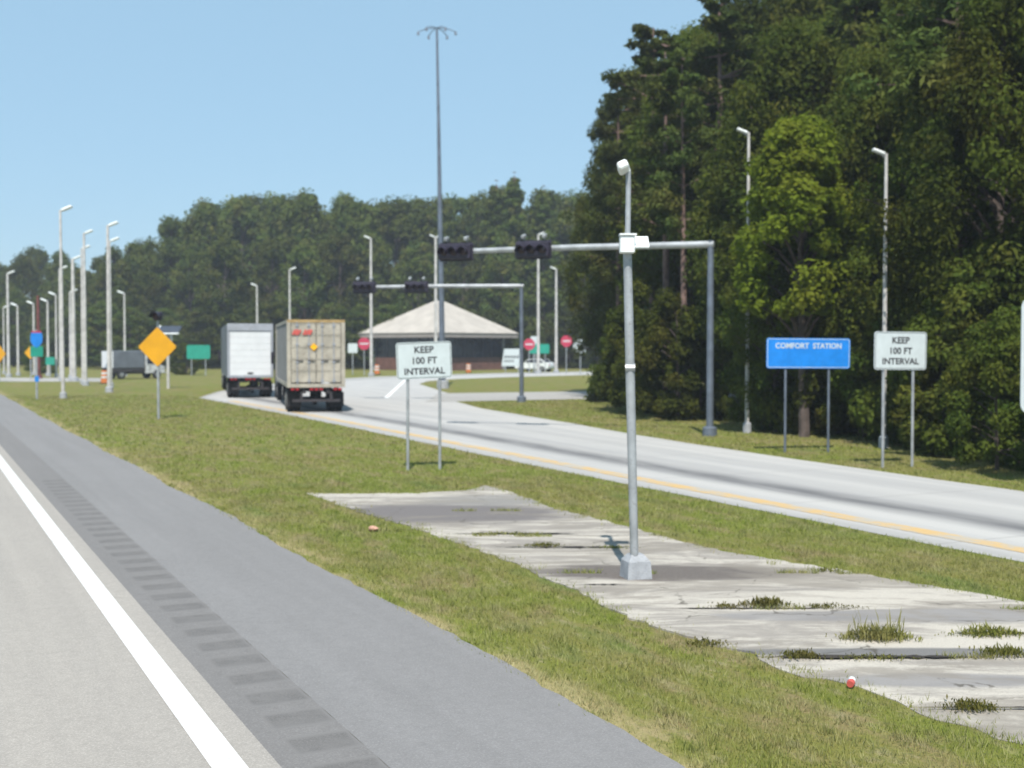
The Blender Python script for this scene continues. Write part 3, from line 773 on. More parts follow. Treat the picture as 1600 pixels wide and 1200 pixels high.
# high mast
p = G(692, 607); hm = height(46, p)
t = thing('high_mast', 'very tall slim steel mast with crossarms on top, left of the signal gantry', 'mast', (p.x, p.y, 0), -ALPHA)
m = MB(); L_ = -.06*hm*.25
m.tube([(0,0,-.1), (L_*.5,0,hm*.5), (L_*.72,0,hm*.75), (L_,0,hm)], [.21,.15,.11,.075], 12); m.build('pole', M['dark_galv'], t, True)
m = MB(); m.tube([(0,0,0),(0,0,.5),(0,0,.55)], [.42,.40,.24], 12); m.build('base', M['concrete_block'], t, True)
m = MB()
for a in (0, 60, 120):
    c, s_ = math.cos(R(a)), math.sin(R(a))
    m.tube([(L_-c*1.25, -s_*1.25, hm-.16), (L_-c*.7, -s_*.7, hm+.05), (L_, 0, hm+.1), (L_+c*.7, s_*.7, hm+.05), (L_+c*1.25, s_*1.25, hm-.16)], .03, 6)
m.build('crossarm', M['dark_galv'], t, True)
for a in range(0, 360, 60):
    m = MB(); m.tube([(L_+1.25*math.cos(R(a)), 1.25*math.sin(R(a)), hm-.13), (L_+1.25*math.cos(R(a)), 1.25*math.sin(R(a)), hm-.36)], [.05, .10], 10); m.build('lamp_head', M['dark_galv'], t, True)

# near pole on the old pad
p = G(994, 905); Zn = p.dot(FW0); pxm = FPX/Zn
t = thing('camera_pole', 'nearest grey pole on the old slab, with white box, solar panel and lamp', 'pole', (p.x, p.y, 0), -ALPHA)
def lx(x, y): return (x-994)/pxm
zt = height(262, p); zbx = height(383, p); zj = height(373, p)
m = MB(); m.tube([(lx(991,880), 0, .28), (lx(984,600), 0, height(600, p)), (lx(978.5,395), 0, zbx)], [.050, .056, .052], 14); m.build('pole', M['galv'], t, True)
m = MB(); m.tube([(lx(979,368), 0, zbx), (lx(980,300), 0, height(300, p)), (lx(980,270), 0, height(268, p))], [.034, .032, .031], 12); m.build('upper_pole', M['galv'], t, True)
m = MB(); m.tube([(lx(980,270), 0, height(268, p)), (lx(977,262), -.02, zt), (lx(971,260), -.04, zt)], [.031,.04,.04], 10)
m.box((lx(971,262), -.06, zt-.005), (.125, .20, .105), Matrix.Rotation(R(-25), 3, 'Y') @ Matrix.Rotation(R(-20), 3, 'X'), .02); m.build('lamp_head', M['white_paint'], t)
m = MB(); m.box((lx(977,383), -.085, zbx), (.175, .15, .21), None, .012).box((lx(978,368), -.085, zbx+.115), (.20, .19, .02)); m.build('control_box', M['white_paint'], t)
rm = Matrix.Rotation(R(40), 3, 'X')
m = MB(); m.box((lx(999,385), -.02, zbx+.03), (.19, .22, .022), rm); sp = m.build('solar_panel', M['white_paint'], t)
m = MB(); m.tube([(lx(982,395), 0, zbx-.02), (lx(999,390), 0, zbx-.02), (lx(999,387), -.02, zbx+.02)], .014, 6); m.build('arm', M['galv'], t)
m = MB(); m.tube([(lx(983,600)-.055, -.02, 2.55), (lx(983,600)+.06, -.03, 2.55)], .05, 8); m.build('cable_clamp', M['galv'], t)
# tapered concrete foot
m = MB()
ft = .155
vs = [(-ft,-ft,0),(ft,-ft,0),(ft,ft,0),(-ft,ft,0),(-ft*.9,-ft*.9,.22),(ft*.9,-ft*.9,.22),(ft*.9,ft*.9,.22),(-ft*.9,ft*.9,.22),(-ft*.5,-ft*.5,.30),(ft*.5,-ft*.5,.30),(ft*.5,ft*.5,.30),(-ft*.5,ft*.5,.30)]
fs = [(0,1,2,3),(8,9,10,11)] + [(a+i, a+(i+1)%4, a+4+(i+1)%4, a+4+i) for a in (0,4) for i in range(4)]
m.add(vs, fs); o = m.build('base', M['concrete_block'], t); o.rotation_euler = (0,0,R(14)); o.location = (0, .05, 0)

# signal gantries
def gantry(base, tip_xy, z_arm, ztip, heads, label, r=.115):
    tip = tip_xy; d = Vector((tip.x-base.x, tip.y-base.y, 0)); Ln = d.length; rot = math.atan2(d.y, d.x)
    t = thing('signal_gantry', label, 'traffic signal', (base.x, base.y, 0), rot, 'signal gantries over the ramp')
    m = MB(); m.tube([(0,0,-.1), (0,0,z_arm*.5), (0,0,z_arm+.12)], [r, r*.95, r*.85], 12); m.build('post', M['dark_galv'], t, True)
    m = MB(); m.tube([(0,0,0),(0,0,.25),(0,0,.3)], [.24,.23,.16], 12); m.build('base', M['dark_galv'], t, True)
    m = MB(); m.tube([(-.1,0,z_arm), (Ln*.5,0,(z_arm+ztip)/2+.03), (Ln+.15,0,ztip)], [.115,.10,.08], 12); m.build('arm', M['galv'], t, True)
    for f in heads:
        x = Ln*f; z = z_arm+(ztip-z_arm)*f
        m = MB(); m.box((x, .24, z-.02), (1.16, .2, .50), None, .03).prism([(x+a, z-.02+b) for a, b in round_rect(1.22, .62, .05)], .125, .14)
        hd = m.build('signal_head', M['dark_housing'], t)
        for k in (-1, 0, 1):
            m = MB(); m.tube([(x+k*.36, .34, z-.02), (x+k*.36, .36, z-.02)], [.14, .10], 16); m.build('lens', M['lens'], hd, True)
            n = 12; vs = []
            for q in range(n+1):
                a = R(-25 + 230*q/n); vs += [(x+k*.36+.155*math.cos(a), .33, z-.02+.155*math.sin(a)), (x+k*.36+.155*math.cos(a), .60, z-.05+.155*math.sin(a))]
            m = MB(); m.add(vs, [(2*q, 2*q+1, 2*q+3, 2*q+2) for q in range(n)]); m.build('visor', M['dark_housing'], hd)
        m = MB()
        for k in (-.38, .34):
            m.tube([(x+k, .1, z+.2), (x+k, .1, z+.38)], .02, 6).box((x+k, .16, z+.42), (.12, .26, .12), Matrix.Rotation(R(-14), 3, 'X'), .02)
        m.build('detector', M['galv'], t)
    return t
b1 = G(1109, 681); za = height(382, b1); Zb = b1.dot(FW0)
tip1 = on_ground(702, FPX*(za-CAMH)/(HOR-394) if True else 40)
gantry(b1, Vector((tip1.x, tip1.y, 0)), za, za, (.655, .965), 'nearer and larger signal gantry arching over the ramp before the wood')
b2 = G(815, 628); za2 = height(447, b2)
tip2 = on_ground(562, FPX*(za2-CAMH)/(HOR-449))
gantry(b2, Vector((tip2.x, tip2.y, 0)), za2, za2, (.64, .965), 'farther signal gantry standing in front of the tan roofed building')

# ------------------------------------------------------------------ barrels
def barrel(px, Z, label):
    p = on_ground(px, Z); t = thing('traffic_barrel', label, 'barrel', (p.x, p.y, 0), 0, 'orange traffic barrels')
    m = MB(); m.tube([(0,0,.06),(0,0,.35),(0,0,.7),(0,0,1.0)], [.29,.27,.25,.22], 14); b = m.build('barrel_body', M['orange'], t, True)
    m = MB(); m.tube([(0,0,.42),(0,0,.56)], [.268,.262], 14, False).tube([(0,0,.72),(0,0,.86)], [.254,.243], 14, False); m.build('white_band', M['sign_white'], b, True)
    m = MB(); m.tube([(0,0,0),(0,0,.06)], .38, 14); m.build('base', M['rubber'], t, True)
barrel(163, 93, 'orange barrel on the grass at the left end of the grey box truck')
barrel(589, 124, 'orange barrel before the left corner of the building')
barrel(732, 131, 'orange barrel in front of the brown wall of the building')

# ------------------------------------------------------------------ vehicles
def wheel(t, x, y, r=.5, wd=.55, dual=True):
    s = 1 if x > 0 else -1
    m = MB(); 
    if dual:
        for dx in (0, -.31*s):
            m.tube([(x+dx-.13, y, r), (x+dx-.115, y, r), (x+dx+.115, y, r), (x+dx+.13, y, r)], [r*.86, r, r, r*.86], 20)
    else: m.tube([(x-.13, y, r), (x-.115, y, r), (x+.115, y, r), (x+.13, y, r)], [r*.86, r, r, r*.86], 20)
    wo_ = bpy.data.objects.new('wheel', None); COL.objects.link(wo_); wo_.parent = t
    m.build('tyre', M['rubber'], wo_, True)
    m = MB(); m.tube([(x+.11*s, y, r), (x+.135*s, y, r), (x+.15*s, y, r)], [r*.56, r*.56, r*.28], 16); m.build('rim', M['rim'], wo_, True)
def cab(t, y0, mat, hz=3.0):
    m = MB(); prof = [(y0, .75), (y0+3.6, .75), (y0+3.9, 1.1), (y0+3.8, 1.75), (y0+2.5, 1.95), (y0+2.0, hz), (y0+.4, hz+.25), (y0, hz)]
    m.prism(prof, -1.12, 1.12, 'yz'); m.build('cab', mat, t)
    m = MB(); m.add([(-.95, y0+2.47, 2.0), (.95, y0+2.47, 2.0), (.85, y0+2.04, hz-.08), (-.85, y0+2.04, hz-.08)], [(0,1,2,3)])
    for v in m.v: pass
    m.v = [(x, y+.03, z) for x, y, z in m.v]; m.build('windscreen', M['glass'], t)
    for s in (-1, 1):
        m = MB(); m.box((s*1.13, y0+1.6, 2.3), (.03, .9, .6)); m.build('window', M['glass'], t)
        m = MB(); m.box((s*1.32, y0+2.2, 2.2), (.12, .2, .65), None, .03); m.build('mirror', M['dark_housing'], t)
        wheel(t, s*1.02, y0+3.0, .5, dual=False); wheel(t, s*1.02, y0+.2, .5)
    m = MB(); m.box((0, y0+1.4, .62), (.9, 5.2, .26)); m.build('frame', M['chassis'], t)
def truck_base(t, Ln, zf):
    m = MB()
    for s in (-1, 1): m.box((s*.5, Ln/2+.05, zf-.13), (.14, Ln-.1, .26))
    for k in range(6): m.box((0, .7+k*(Ln-1.4)/5, zf-.11), (.86, .12, .16))
    m.build('chassis', M['chassis'], t)
    for y in (1.25, 2.55):
        for s in (-1, 1): wheel(t, s*1.05, y)
        m = MB(); m.tube([(-.85, y, .5), (.85, y, .5)], .08, 8).box((0, y, .5), (.3, .3, .3), None, .08); m.build('axle', M['chassis'], t, True)
    for s in (-1, 1):
        m = MB(); m.box((s*.9, .60, .55), (.62, .02, .62)); m.build('mud_flap', M['rubber'], t)
        m = MB(); m.tube([(s*.45, 7.6, .05), (s*.45, 7.6, zf-.2)], .06, 8).box((s*.45, 7.6, .03), (.25, .25, .05)); m.build('landing_leg', M['chassis'], t)
    m = MB(); m.box((0, .06, .52), (2.0, .1, .11))
    for s in (-.62, .62): m.box((s, .06, .72), (.1, .08, .34))
    m.build('bumper', M['chassis'], t)
    for x in (-1.0, -.8, -.2, 0, .2, .8, 1.0):
        m = MB(); m.box((x, -.015, zf-.08), (.15, .03, .09), None, .012); m.build('tail_light', M['tail_red'], t)

# beige container truck
p = on_ground(494, 51.6)
HD = -R(13.0)
t = thing('container_truck', 'beige shipping container truck with an amber placard on its rear doors, driving away', 'truck', (p.x, p.y, 0), HD)
zf, zt = 1.08, 3.95; Ln = 12.2
truck_base(t, Ln, zf)
m = MB(); vs = []
n = int(Ln/.14); hw = 1.19
for s in (-1, 1):                     # corrugated sides
    vs = []
    for k in range(n*2+1):
        y = .14 + (Ln-.28)*k/(n*2); off = (0, .035)[(k//2) % 2]; x = s*(hw-off); vs += [(x, y, zf+.16), (x, y, zt-.12)]
    m.add(vs, [(2*k, 2*k+1, 2*k+3, 2*k+2) for k in range(n*2)])
m.add([(-hw, .1, zt-.03), (hw, .1, zt-.03), (hw, Ln-.1, zt-.03), (-hw, Ln-.1, zt-.03)], [(0,1,2,3)])
m.add([(-hw, Ln-.08, zf+.1), (hw, Ln-.08, zf+.1), (hw, Ln-.08, zt-.05), (-hw, Ln-.08, zt-.05)], [(0,1,2,3)])
m.build('container_side', M['container_side'], t)
m = MB()
for s in (-1, 1):
    m.box((s*1.15, Ln/2, zf+.08), (.14, Ln-.3, .16)).box((s*1.15, Ln/2, zt-.06), (.12, Ln-.3, .12))
    for y in (.08, Ln-.08): m.box((s*1.14, y, (zf+zt)/2), (.16, .16, zt-zf))
for y in (.08, Ln-.08): m.box((0, y, zf+.08), (2.1, .15, .158))
m.build('container_frame', M['beige'], t)
m = MB()
for y in (.08, Ln-.08): m.box((0, y, zt-.055), (2.43, .168, .115))
m.build('container_header', M['ochre'], t)
for s in (-1, 1):
    m = MB(); cx = s*.525
    # door leaf with pressed panels
    nz = 5; z0, z1 = zf+.19, zt-.14
    for k in range(nz):
        za_, zb_ = z0+(z1-z0)*k/nz, z0+(z1-z0)*(k+1)/nz
        m.box((cx, .05, (za_+zb_)/2), (1.02, .05, zb_-za_-.05)); m.box((cx, .035, zb_-.012), (1.03, .05, .045))
    dr = m.build('door', M['beige'], t)
    m = MB()
    for dx in (-.27, .22):
        m.tube([(cx+dx, -.005, z0-.05), (cx+dx, -.005, z1+.05)], .022, 8)
        for zz_ in (z0+.1, z0+.9, z1-.9, z1-.1): m.box((cx+dx, .0, zz_), (.13, .045, .07))
    m.build('locking_bar', M['truck_grey'], dr)
    m = MB()
    for dx in (-.27, .22): m.box((cx+dx+.1, -.02, z0+.95), (.30, .025, .04))
    m.build('handle', M['chassis'], dr)
m = MB()
s2 = .165
m.prism([(0+.0, -s2), (s2, 0), (0, s2), (-s2, 0)], -.03, -.026); o = m.build('placard', M['placard'], t); o.location = (-.10, 0, 2.80)
m = MB()
for k, (dx, wd, tl) in enumerate(((-.92, .10, 28), (-.80, .16, 28), (-.69, .06, 28), (-.47, .10, 28), (-.36, .07, 28), (-.25, .12, 28))):
    m.box((dx, -.028, 3.42), (wd, .006, .24), Matrix.Rotation(R(tl), 3, 'Y'))
m.build('red_marking', M['red_paint'], t)
cab(t, Ln+.5, M['slate'])

# white door truck
p = on_ground(391, 66.4)
t = thing('box_truck', 'grey framed semi trailer with a plain white rear door, ahead of the container truck', 'truck', (p.x, p.y, 0), -R(11.5))
zf, zt = 1.12, 4.08; Ln = 14.0
truck_base(t, Ln, zf)
m = MB(); hw = 1.25
m.add([(-hw, .02, zf), (-hw, Ln, zf), (-hw, Ln, zt-.06), (-hw, .02, zt-.06), (-hw+.1, .02, zt), (-hw+.1, Ln, zt), (hw-.1, .02, zt), (hw-.1, Ln, zt), (hw, .02, zt-.06), (hw, Ln, zt-.06), (hw, .02, zf), (hw, Ln, zf)],
      [(0,1,2,3),(3,2,5,4),(4,5,7,6),(6,7,9,8),(8,9,11,10),(0,10,11,1),(1,11,9,7,5,2)])
m.build('trailer_body', M['slate'], t)
m = MB(); m.box((0, 0, zt-.22), (2.46, .1, .40), None, .02)
for s in (-1, 1): m.box((s*1.165, 0, (zf+zt)/2-.21), (.13, .1, zt-zf-.43), None, .015)
m.box((0, 0, zf+.06), (2.2, .098, .12)); m.build('rear_frame', M['truck_grey'], t)
m = MB(); z0, z1 = zf+.125, zt-.425; nz = 7
for k in range(nz):
    za_, zb_ = z0+(z1-z0)*k/nz, z0+(z1-z0)*(k+1)/nz; m.box((0, .02, (za_+zb_)/2), (2.19, .04, zb_-za_-.006), None, .004)
dr = m.build('rear_door', M['truck_white'], t)
m = MB(); m.box((0, -.01, z0+.12), (.3, .03, .1), None, .01); m.build('handle', M['chassis'], dr)
cab(t, Ln+.6, M['truck_white'])

# small grey truck far left
p = on_ground(168, 105)
t = thing('delivery_truck', 'small slate grey box truck with a pale front passing behind the left poles', 'truck', (p.x, p.y, 0), -ALPHA - R(42))
z1 = height(548, p); Lb = 3.0
m = MB(); m.box((0, Lb/2, (z1+.95)/2), (1.9, Lb, z1-.95), None, .05); m.build('cargo_box', M['slate'], t)
m = MB(); m.box((0, -.02, (z1+.95)/2), (1.84, .05, z1-1.05), None, .01); m.build('rear_door', M['truck_white'], t)
m = MB(); m.prism([(Lb+.1, .5), (Lb+2.0, .5), (Lb+2.05, 1.05), (Lb+1.55, 1.25), (Lb+1.05, z1-.35), (Lb+.1, z1-.3)], -.9, .9, 'yz'); m.build('cab', M['chrome'], t)
for s in (-1, 1):
    m = MB(); m.prism([(Lb+.3, 1.3), (Lb+1.3, 1.3), (Lb+.98, z1-.45), (Lb+.3, z1-.45)], s*.905-.01, s*.905+.01, 'yz'); m.build('window', M['glass'], t)
    wheel(t, s*.8, .8, .38, dual=False); wheel(t, s*.8, Lb+1.25, .38, dual=False)
    m = MB(); m.box((s*.6, Lb+2.06, .85), (.25, .04, .16)); m.build('headlight', M['white_paint'], t)
m = MB(); m.box((0, (Lb+1.8)/2, .55), (1.3, Lb+1.8, .22)).box((0, Lb/2, .8), (1.8, Lb, .28)); m.build('chassis', M['chassis'], t)
m = MB(); m.box((0, Lb+2.1, .55), (1.8, .1, .2), None, .02); m.build('bumper', M['rim'], t)

# pale car parked beside the building
p = on_ground(836, 138)
t = thing('parked_car', 'pale parked car behind the farther gantry post, right of the notice board', 'car', (p.x, p.y, 0), -ALPHA + R(60))
m = MB(); m.prism([(-2.1,.35),(2.1,.35),(2.15,.7),(2.0,.9),(.95,1.0),(.45,1.42),(-1.1,1.45),(-1.75,1.02),(-2.15,.95),(-2.2,.6)], -.85, .85, 'yz'); m.build('body', M['white_paint'], t)
m = MB()
for s in (-1, 1): m.prism([(.8,1.0),(.4,1.36),(-1.05,1.39),(-1.6,1.03)], s*.855-.008, s*.855+.008, 'yz')
m.add([(-.7,.97,1.03),(.7,.97,1.03),(.65,.5,1.41),(-.65,.5,1.41)], [(0,1,2,3)]).add([(-.7,-1.73,1.06),(.7,-1.73,1.06),(.65,-1.15,1.45),(-.65,-1.15,1.45)], [(0,1,2,3)]); m.build('window', M['glass'], t)
for s in (-1, 1):
    for y in (-1.35, 1.3): wheel(t, s*.76, y, .32, dual=False)
    m = MB(); m.box((s*.62, -2.2, .78), (.28, .04, .14)); m.build('tail_light', M['tail_red'], t)
# ------------------------------------------------------------------ station building (hip roof, corner toward the road)
p = on_ground(686, 150); S = 6.9
t = thing('station_building', 'low building with a tan hipped roof, dark windows and brown lower walls', 'building', (p.x, p.y, 0), -math.atan2(p.x, p.y) + R(45) + R(3))
ez = height(528, p); pz = height(470, p)
ez2 = ez+.55
m = MB(); E = S+.15
m.add([(-E,-E,ez2),(E,-E,ez2),(E,E,ez2),(-E,E,ez2),(-.35,-.35,pz),(.35,-.35,pz),(.35,.35,pz),(-.35,.35,pz)], [(0,1,5,4),(1,2,6,5),(2,3,7,6),(3,0,4,7),(4,5,6,7),(0,3,2,1)])
rf = m.build('roof', M['roof'], t)
m = MB()
for k in range(4):
    a = R(90*k); q = Matrix.Rotation(a, 3, 'Z'); m.box(q @ Vector((0, -S, ez+.27)), (2*S-.11 if k % 2 else 2*S+.1, .1, .54), q)
m.build('fascia', M['fascia'], t)
m = MB(); m.add([(-S+.06,-S+.06,ez+.12),(S-.06,-S+.06,ez+.12),(S-.06,S-.06,ez+.12),(-S+.06,S-.06,ez+.12)], [(0,1,2,3)]); m.build('soffit', M['fascia'], t)
Wl = S-1.3
m = MB()
for k in range(4):
    q = Matrix.Rotation(R(90*k), 3, 'Z'); m.box(q @ Vector((0, -Wl, .75)), (2*Wl-.24, .22, 1.5), q)
m.build('lower_wall', M['brick'], t)
m = MB()
for sx in (-1, 1):
    for sy in (-1, 1): m.box((sx*Wl, sy*Wl, (ez+.12)/2), (.36, .36, ez+.12))
m.build('corner_column', M['stucco'], t)
for k in range(4):
    q = Matrix.Rotation(R(90*k), 3, 'Z')
    m = MB(); m.box(q @ Vector((0, -Wl+.02, (1.5+ez)/2+.03)), (2*Wl-.4, .06, ez-1.44), q); wn = m.build('window', M['glass'], t)
    m = MB()
    for j in range(-2, 3): m.box(q @ Vector((j*1.7, -Wl-.03, (1.5+ez)/2+.03)), (.09, .05, ez-1.46), q)
    m.build('frame', M['dark_housing'], wn)

# ------------------------------------------------------------------ trees
def leaves_mesh(name, C, Nrm, size, aspect, mat, tint):
    n = len(C); Nrm = Nrm/np.linalg.norm(Nrm, axis=1, keepdims=True)
    r = rng.normal(size=(n, 3)); T = np.cross(Nrm, r); T /= np.linalg.norm(T, axis=1, keepdims=True)+1e-9; B = np.cross(Nrm, T)
    s = size*rng.uniform(.6, 1.35, (n, 1)); V = np.zeros((n, 4, 3)); curl = Nrm*s*.18
    V[:,0] = C - T*s; V[:,1] = C - B*s*aspect - curl*.0 + curl; V[:,2] = C + T*s; V[:,3] = C + B*s*aspect + curl
    return raw_mesh(name, V.reshape(-1, 3), np.arange(4*n).reshape(-1, 4), mat, tint)
def blob_points(centers, radii, per, flat=.8):
    Cs, Ns, Ts = [], [], []
    for c, r in zip(centers, radii):
        n = int(per); d = rng.normal(size=(n, 3)); d /= np.linalg.norm(d, axis=1, keepdims=True)
        q = r*(rng.random(n)**.45)[:, None]; P = d*q; P[:,2] *= flat
        Cs.append(np.array(c)+P); nn = d*.7 + np.array([0,0,.55]) + rng.normal(size=(n,3))*.55
        Ns.append(nn); Ts.append(np.clip(rng.random()*.6 + rng.random(n)*.4, 0, 1))
    return np.concatenate(Cs), np.concatenate(Ns), np.concatenate(Ts)
def broad(seed, H, Rr, ncl, per, leaf, mat, low=.3, name='broadleaf_tree', bark='bark'):
    global rng; rng = np.random.default_rng(seed)
    root = thing(name, '', 'tree'); m = MB()
    lean = rng.normal(0, .03*H, 2)
    m.tube([(0,0,-.2), (lean[0]*.3, lean[1]*.3, H*.3), (lean[0]*.7, lean[1]*.7, H*.6), (lean[0], lean[1], H*.86)], [H*.017, H*.013, H*.008, H*.003], 8)
    cen, rad = [], []
    lob = rng.uniform(.65, 1.15, 9)
    for k in range(ncl):
        th = rng.uniform(0, 2*np.pi); zz = rng.uniform(low, 1.0)
        tt = (zz-low)/(1-low); prof = math.sin(math.pi*min(1, .18+.82*tt**.9))**.6 if tt < .99 else .2
        rr = Rr*prof*lob[int(th/(2*np.pi)*9) % 9]*rng.uniform(.35, 1)**.5
        c = (lean[0]*zz+rr*math.cos(th), lean[1]*zz+rr*math.sin(th), H*zz - .04*H); cen.append(c); rad.append(Rr*rng.uniform(.17, .32))
        if k % 3 == 0: 
            zb_ = max(.12, zz-.16)*H; m.tube([(lean[0]*zz, lean[1]*zz, zb_), ((lean[0]*zz+c[0])/2, (lean[1]*zz+c[1])/2, (zb_+c[2])/2+.02*H), c], [H*.006, H*.004, H*.0015], 5, False)
    m.build('trunk', M[bark], root, True)
    C, Nn, T = blob_points(cen, rad, per)
    C[:,2] = np.maximum(C[:,2], .1)
    cr = bpy.data.objects.new('crown', leaves_mesh('crown', C, Nn, leaf, .55, mat, T)); COL.objects.link(cr); cr.parent = root
    return root
def pine(seed, H, Rr, per, leaf, mat, low=.45, name='pine_tree', spire=False):
    global rng; rng = np.random.default_rng(seed)
    root = thing(name, '', 'tree'); m = MB(); lean = rng.normal(0, .012*H, 2)
    m.tube([(0,0,-.2), (lean[0]*.5, lean[1]*.5, H*.5), (lean[0], lean[1], H*.98)], [H*.0125, H*.0095, H*.002], 9)
    cen, rad = [], []; z = low
    while z < 1.0:
        t_ = (z-low)/(1-low)
        R0 = Rr*((1-t_)**(.9 if spire else .55))*(.55+.45*min(1, t_*5)) + .25
        for k in range(rng.integers(3, 6)):
            th = rng.uniform(0, 2*np.pi); ln = R0*rng.uniform(.55, 1.15); up = (.10 if not spire else -.02)
            a = np.array([lean[0]*z, lean[1]*z, H*z]); b = a + np.array([math.cos(th)*ln, math.sin(th)*ln, ln*rng.uniform(up-.12, up+.25)])
            m.tube([tuple(a), tuple((a+b)/2+np.array([0,0,.03*ln])), tuple(b)], [H*.0035, H*.0022, .01], 4, False)
            for f in (.5, .78, 1.0):
                if f*ln < .35: continue
                cen.append(a+(b-a)*f + rng.normal(0, .12, 3)); rad.append((max(.5, min(1.3, R0*.42)) if spire else max(.28, min(.85, R0*.3)))*rng.uniform(.75, 1.2))
        z += (.052 if not spire else .03)*rng.uniform(.8, 1.25)
    m.build('trunk', M['pine_bark'], root, True)
    C, Nn, T = blob_points(cen, rad, per, .6)
    cr = bpy.data.objects.new('crown', leaves_mesh('crown', C, Nn, leaf, .38, mat, T)); COL.objects.link(cr); cr.parent = root
    return root
protos = {
 'b': [broad(21, 15, 4.2, 115, 260, .115, M['leaf'], .16), broad(22, 15, 3.8, 105, 260, .11, M['leaf'], .22), broad(23, 15, 4.6, 120, 260, .12, M['leaf'], .12)],
 'p': [pine(31, 17, 3.0, 110, .13, M['leaf_pine'], .42), pine(32, 17, 2.6, 110, .13, M['leaf_pine'], .5), pine(33, 17, 3.3, 110, .13, M['leaf_pine'], .38)],
 's': [broad(41, 4.5, 2.3, 48, 330, .08, M['leaf'], .06, 'roadside_shrub'), broad(42, 4.5, 2.0, 44, 330, .08, M['leaf'], .05, 'roadside_shrub')],
 'y': [broad(51, 9.6, 1.95, 115, 200, .10, M['leaf_bright'], .40, 'young_tree')],
 'f': [broad(61, 22, 5.6, 150, 100, .27, M['leaf_far'], .10, 'far_tree'), broad(62, 22, 5.0, 140, 100, .27, M['leaf_far'], .12, 'far_tree'), broad(63, 22, 6.2, 160, 100, .28, M['leaf_far'], .08, 'far_tree')],
 'c': [pine(71, 23, 3.4, 60, .28, M['leaf_far'], .12, 'far_conifer', True)],
}
used = {}
def plant(kind, u, v, h, label, group, wide=1.0, cat=None, i=None):
    i = random.randrange(len(protos[kind])) if i is None else i
    pr = protos[kind][i]; H0 = {'b': 15, 'p': 17, 's': 4.5, 'y': 9.6, 'f': 22, 'c': 23}[kind]; s = h/H0
    sc = (s*wide, s*wide, s); rz = random.uniform(0, 2*math.pi)
    if (kind, i) not in used:
        used[(kind, i)] = 1; o = pr; o.location = (u, v, 0); o.rotation_euler = (0, 0, rz); o.scale = sc
    else: o = dup(pr, (u, v, 0), rz, None, sc)
    o['label'] = label; o['category'] = cat or ('shrub' if kind == 's' else 'tree')
    o['group'] = group
    if group is None: del o['group']
    return o
random.seed(19)
def edge_u(v): return float(np.interp(v, [8, 17, 22, 30, 40, 47, 60], [22.4, 22.9, 23.2, 24.5, 26.6, 28.2, 33.0]))
GW = 'trees of the roadside wood'
LB = 'dark leafy broadleaf tree massed in the shaded roadside wood'; LP = 'tall dark pine among the broadleaf trees of the roadside wood'
LS = 'dark low shrub at the foot of the roadside wood'
# named ones
def blocks(kd, u, v, h, wide):
    dep = cam_depth(u, v); r = {'b': 5.4*h/15, 'p': 3.9*h/17, 's': 2.75*h/4.5}[kd]*wide
    qx = 800 + FPX*(u*RT.x+v*RT.y)/dep; rp = r/(dep-.5*r)*FPX
    for x0, x1, Zs in ((1190, 1335, 32.4), (1360, 1455, 28.3), (1588, 1720, 24.8), (1100, 1116, 38.5)):
        if dep - r < Zs and qx + rp > x0 and qx - rp < x1: return True
    return False
def wood_xy(px, Z): q = on_ground(px, Z); return q.x, q.y
x_, y_ = wood_xy(1258, 37.8); plant('y', x_, y_, height(172, Vector((x_, y_, 0))), 'bright yellow-green young tree behind the blue sign, brightest of the wood', None, 1.05, i=0)
x_, y_ = wood_xy(1020, 59); plant('p', x_, y_, height(30, Vector((x_, y_, 0))), 'tall pine forming the pointed left peak of the near wood', GW, .95, i=0)
x_, y_ = wood_xy(968, 64); plant('p', x_, y_, height(120, Vector((x_, y_, 0))), 'pine with ragged boughs at the far left end of the near wood', GW, .8, i=2)
x_, y_ = wood_xy(1075, 57); plant('b', x_, y_, height(52, Vector((x_, y_, 0))), 'rounded tree right of the pointed pine on the near wood skyline', GW, .8, i=0)
x_, y_ = wood_xy(1130, 53); plant('p', x_, y_, height(8, Vector((x_, y_, 0))), 'pine on the skyline just above the right end of the gantry', GW, 1.2, i=1)
x_, y_ = wood_xy(950, 72); plant('b', x_, y_, height(215, Vector((x_, y_, 0))), 'shorter leafy tree at the leftmost edge of the near wood', GW, .55, i=1)
x_, y_ = wood_xy(1504, 34.5); plant('p', x_, y_, 17, 'pine whose bare trunk shows right of the right white sign', GW, 1.0, i=1)
x_, y_ = wood_xy(1042, 51.3); plant('p', x_, y_, 15.5, 'pine with a bare pinkish trunk left of the gantry post', GW, .9, i=1)
x_, y_ = wood_xy(1070, 49.5); plant('p', x_, y_, 14.5, 'thinner pine trunk between the gantry post and the nearest pole', GW, .8, i=1)
for (px, Z, h) in ((1190, 45, 12.5), (1235, 47, 14), (1285, 46, 13.5), (1330, 44, 13.5), (1260, 51, 16), (1320, 50, 16.5)):
    x_, y_ = wood_xy(px, Z); plant('b', x_, y_, h, LB, GW, .9)
for (px, Z, h) in ((1215, 40, 4.2), (1262, 40, 4.6), (1310, 39, 4.8), (1345, 38.5, 4.6), (1060, 47, 5.0), (1010, 51, 5.5), (1440, 32.5, 5.2), (1520, 29.5, 5.0), (1480, 31, 6.2), (1590, 28, 6)):
    x_, y_ = wood_xy(px, Z)
    while blocks('s', x_, y_, h, .85): x_ += .3; y_ += .3
    plant('s', x_, y_, h, LS, 'shrubs along the roadside wood', .85)
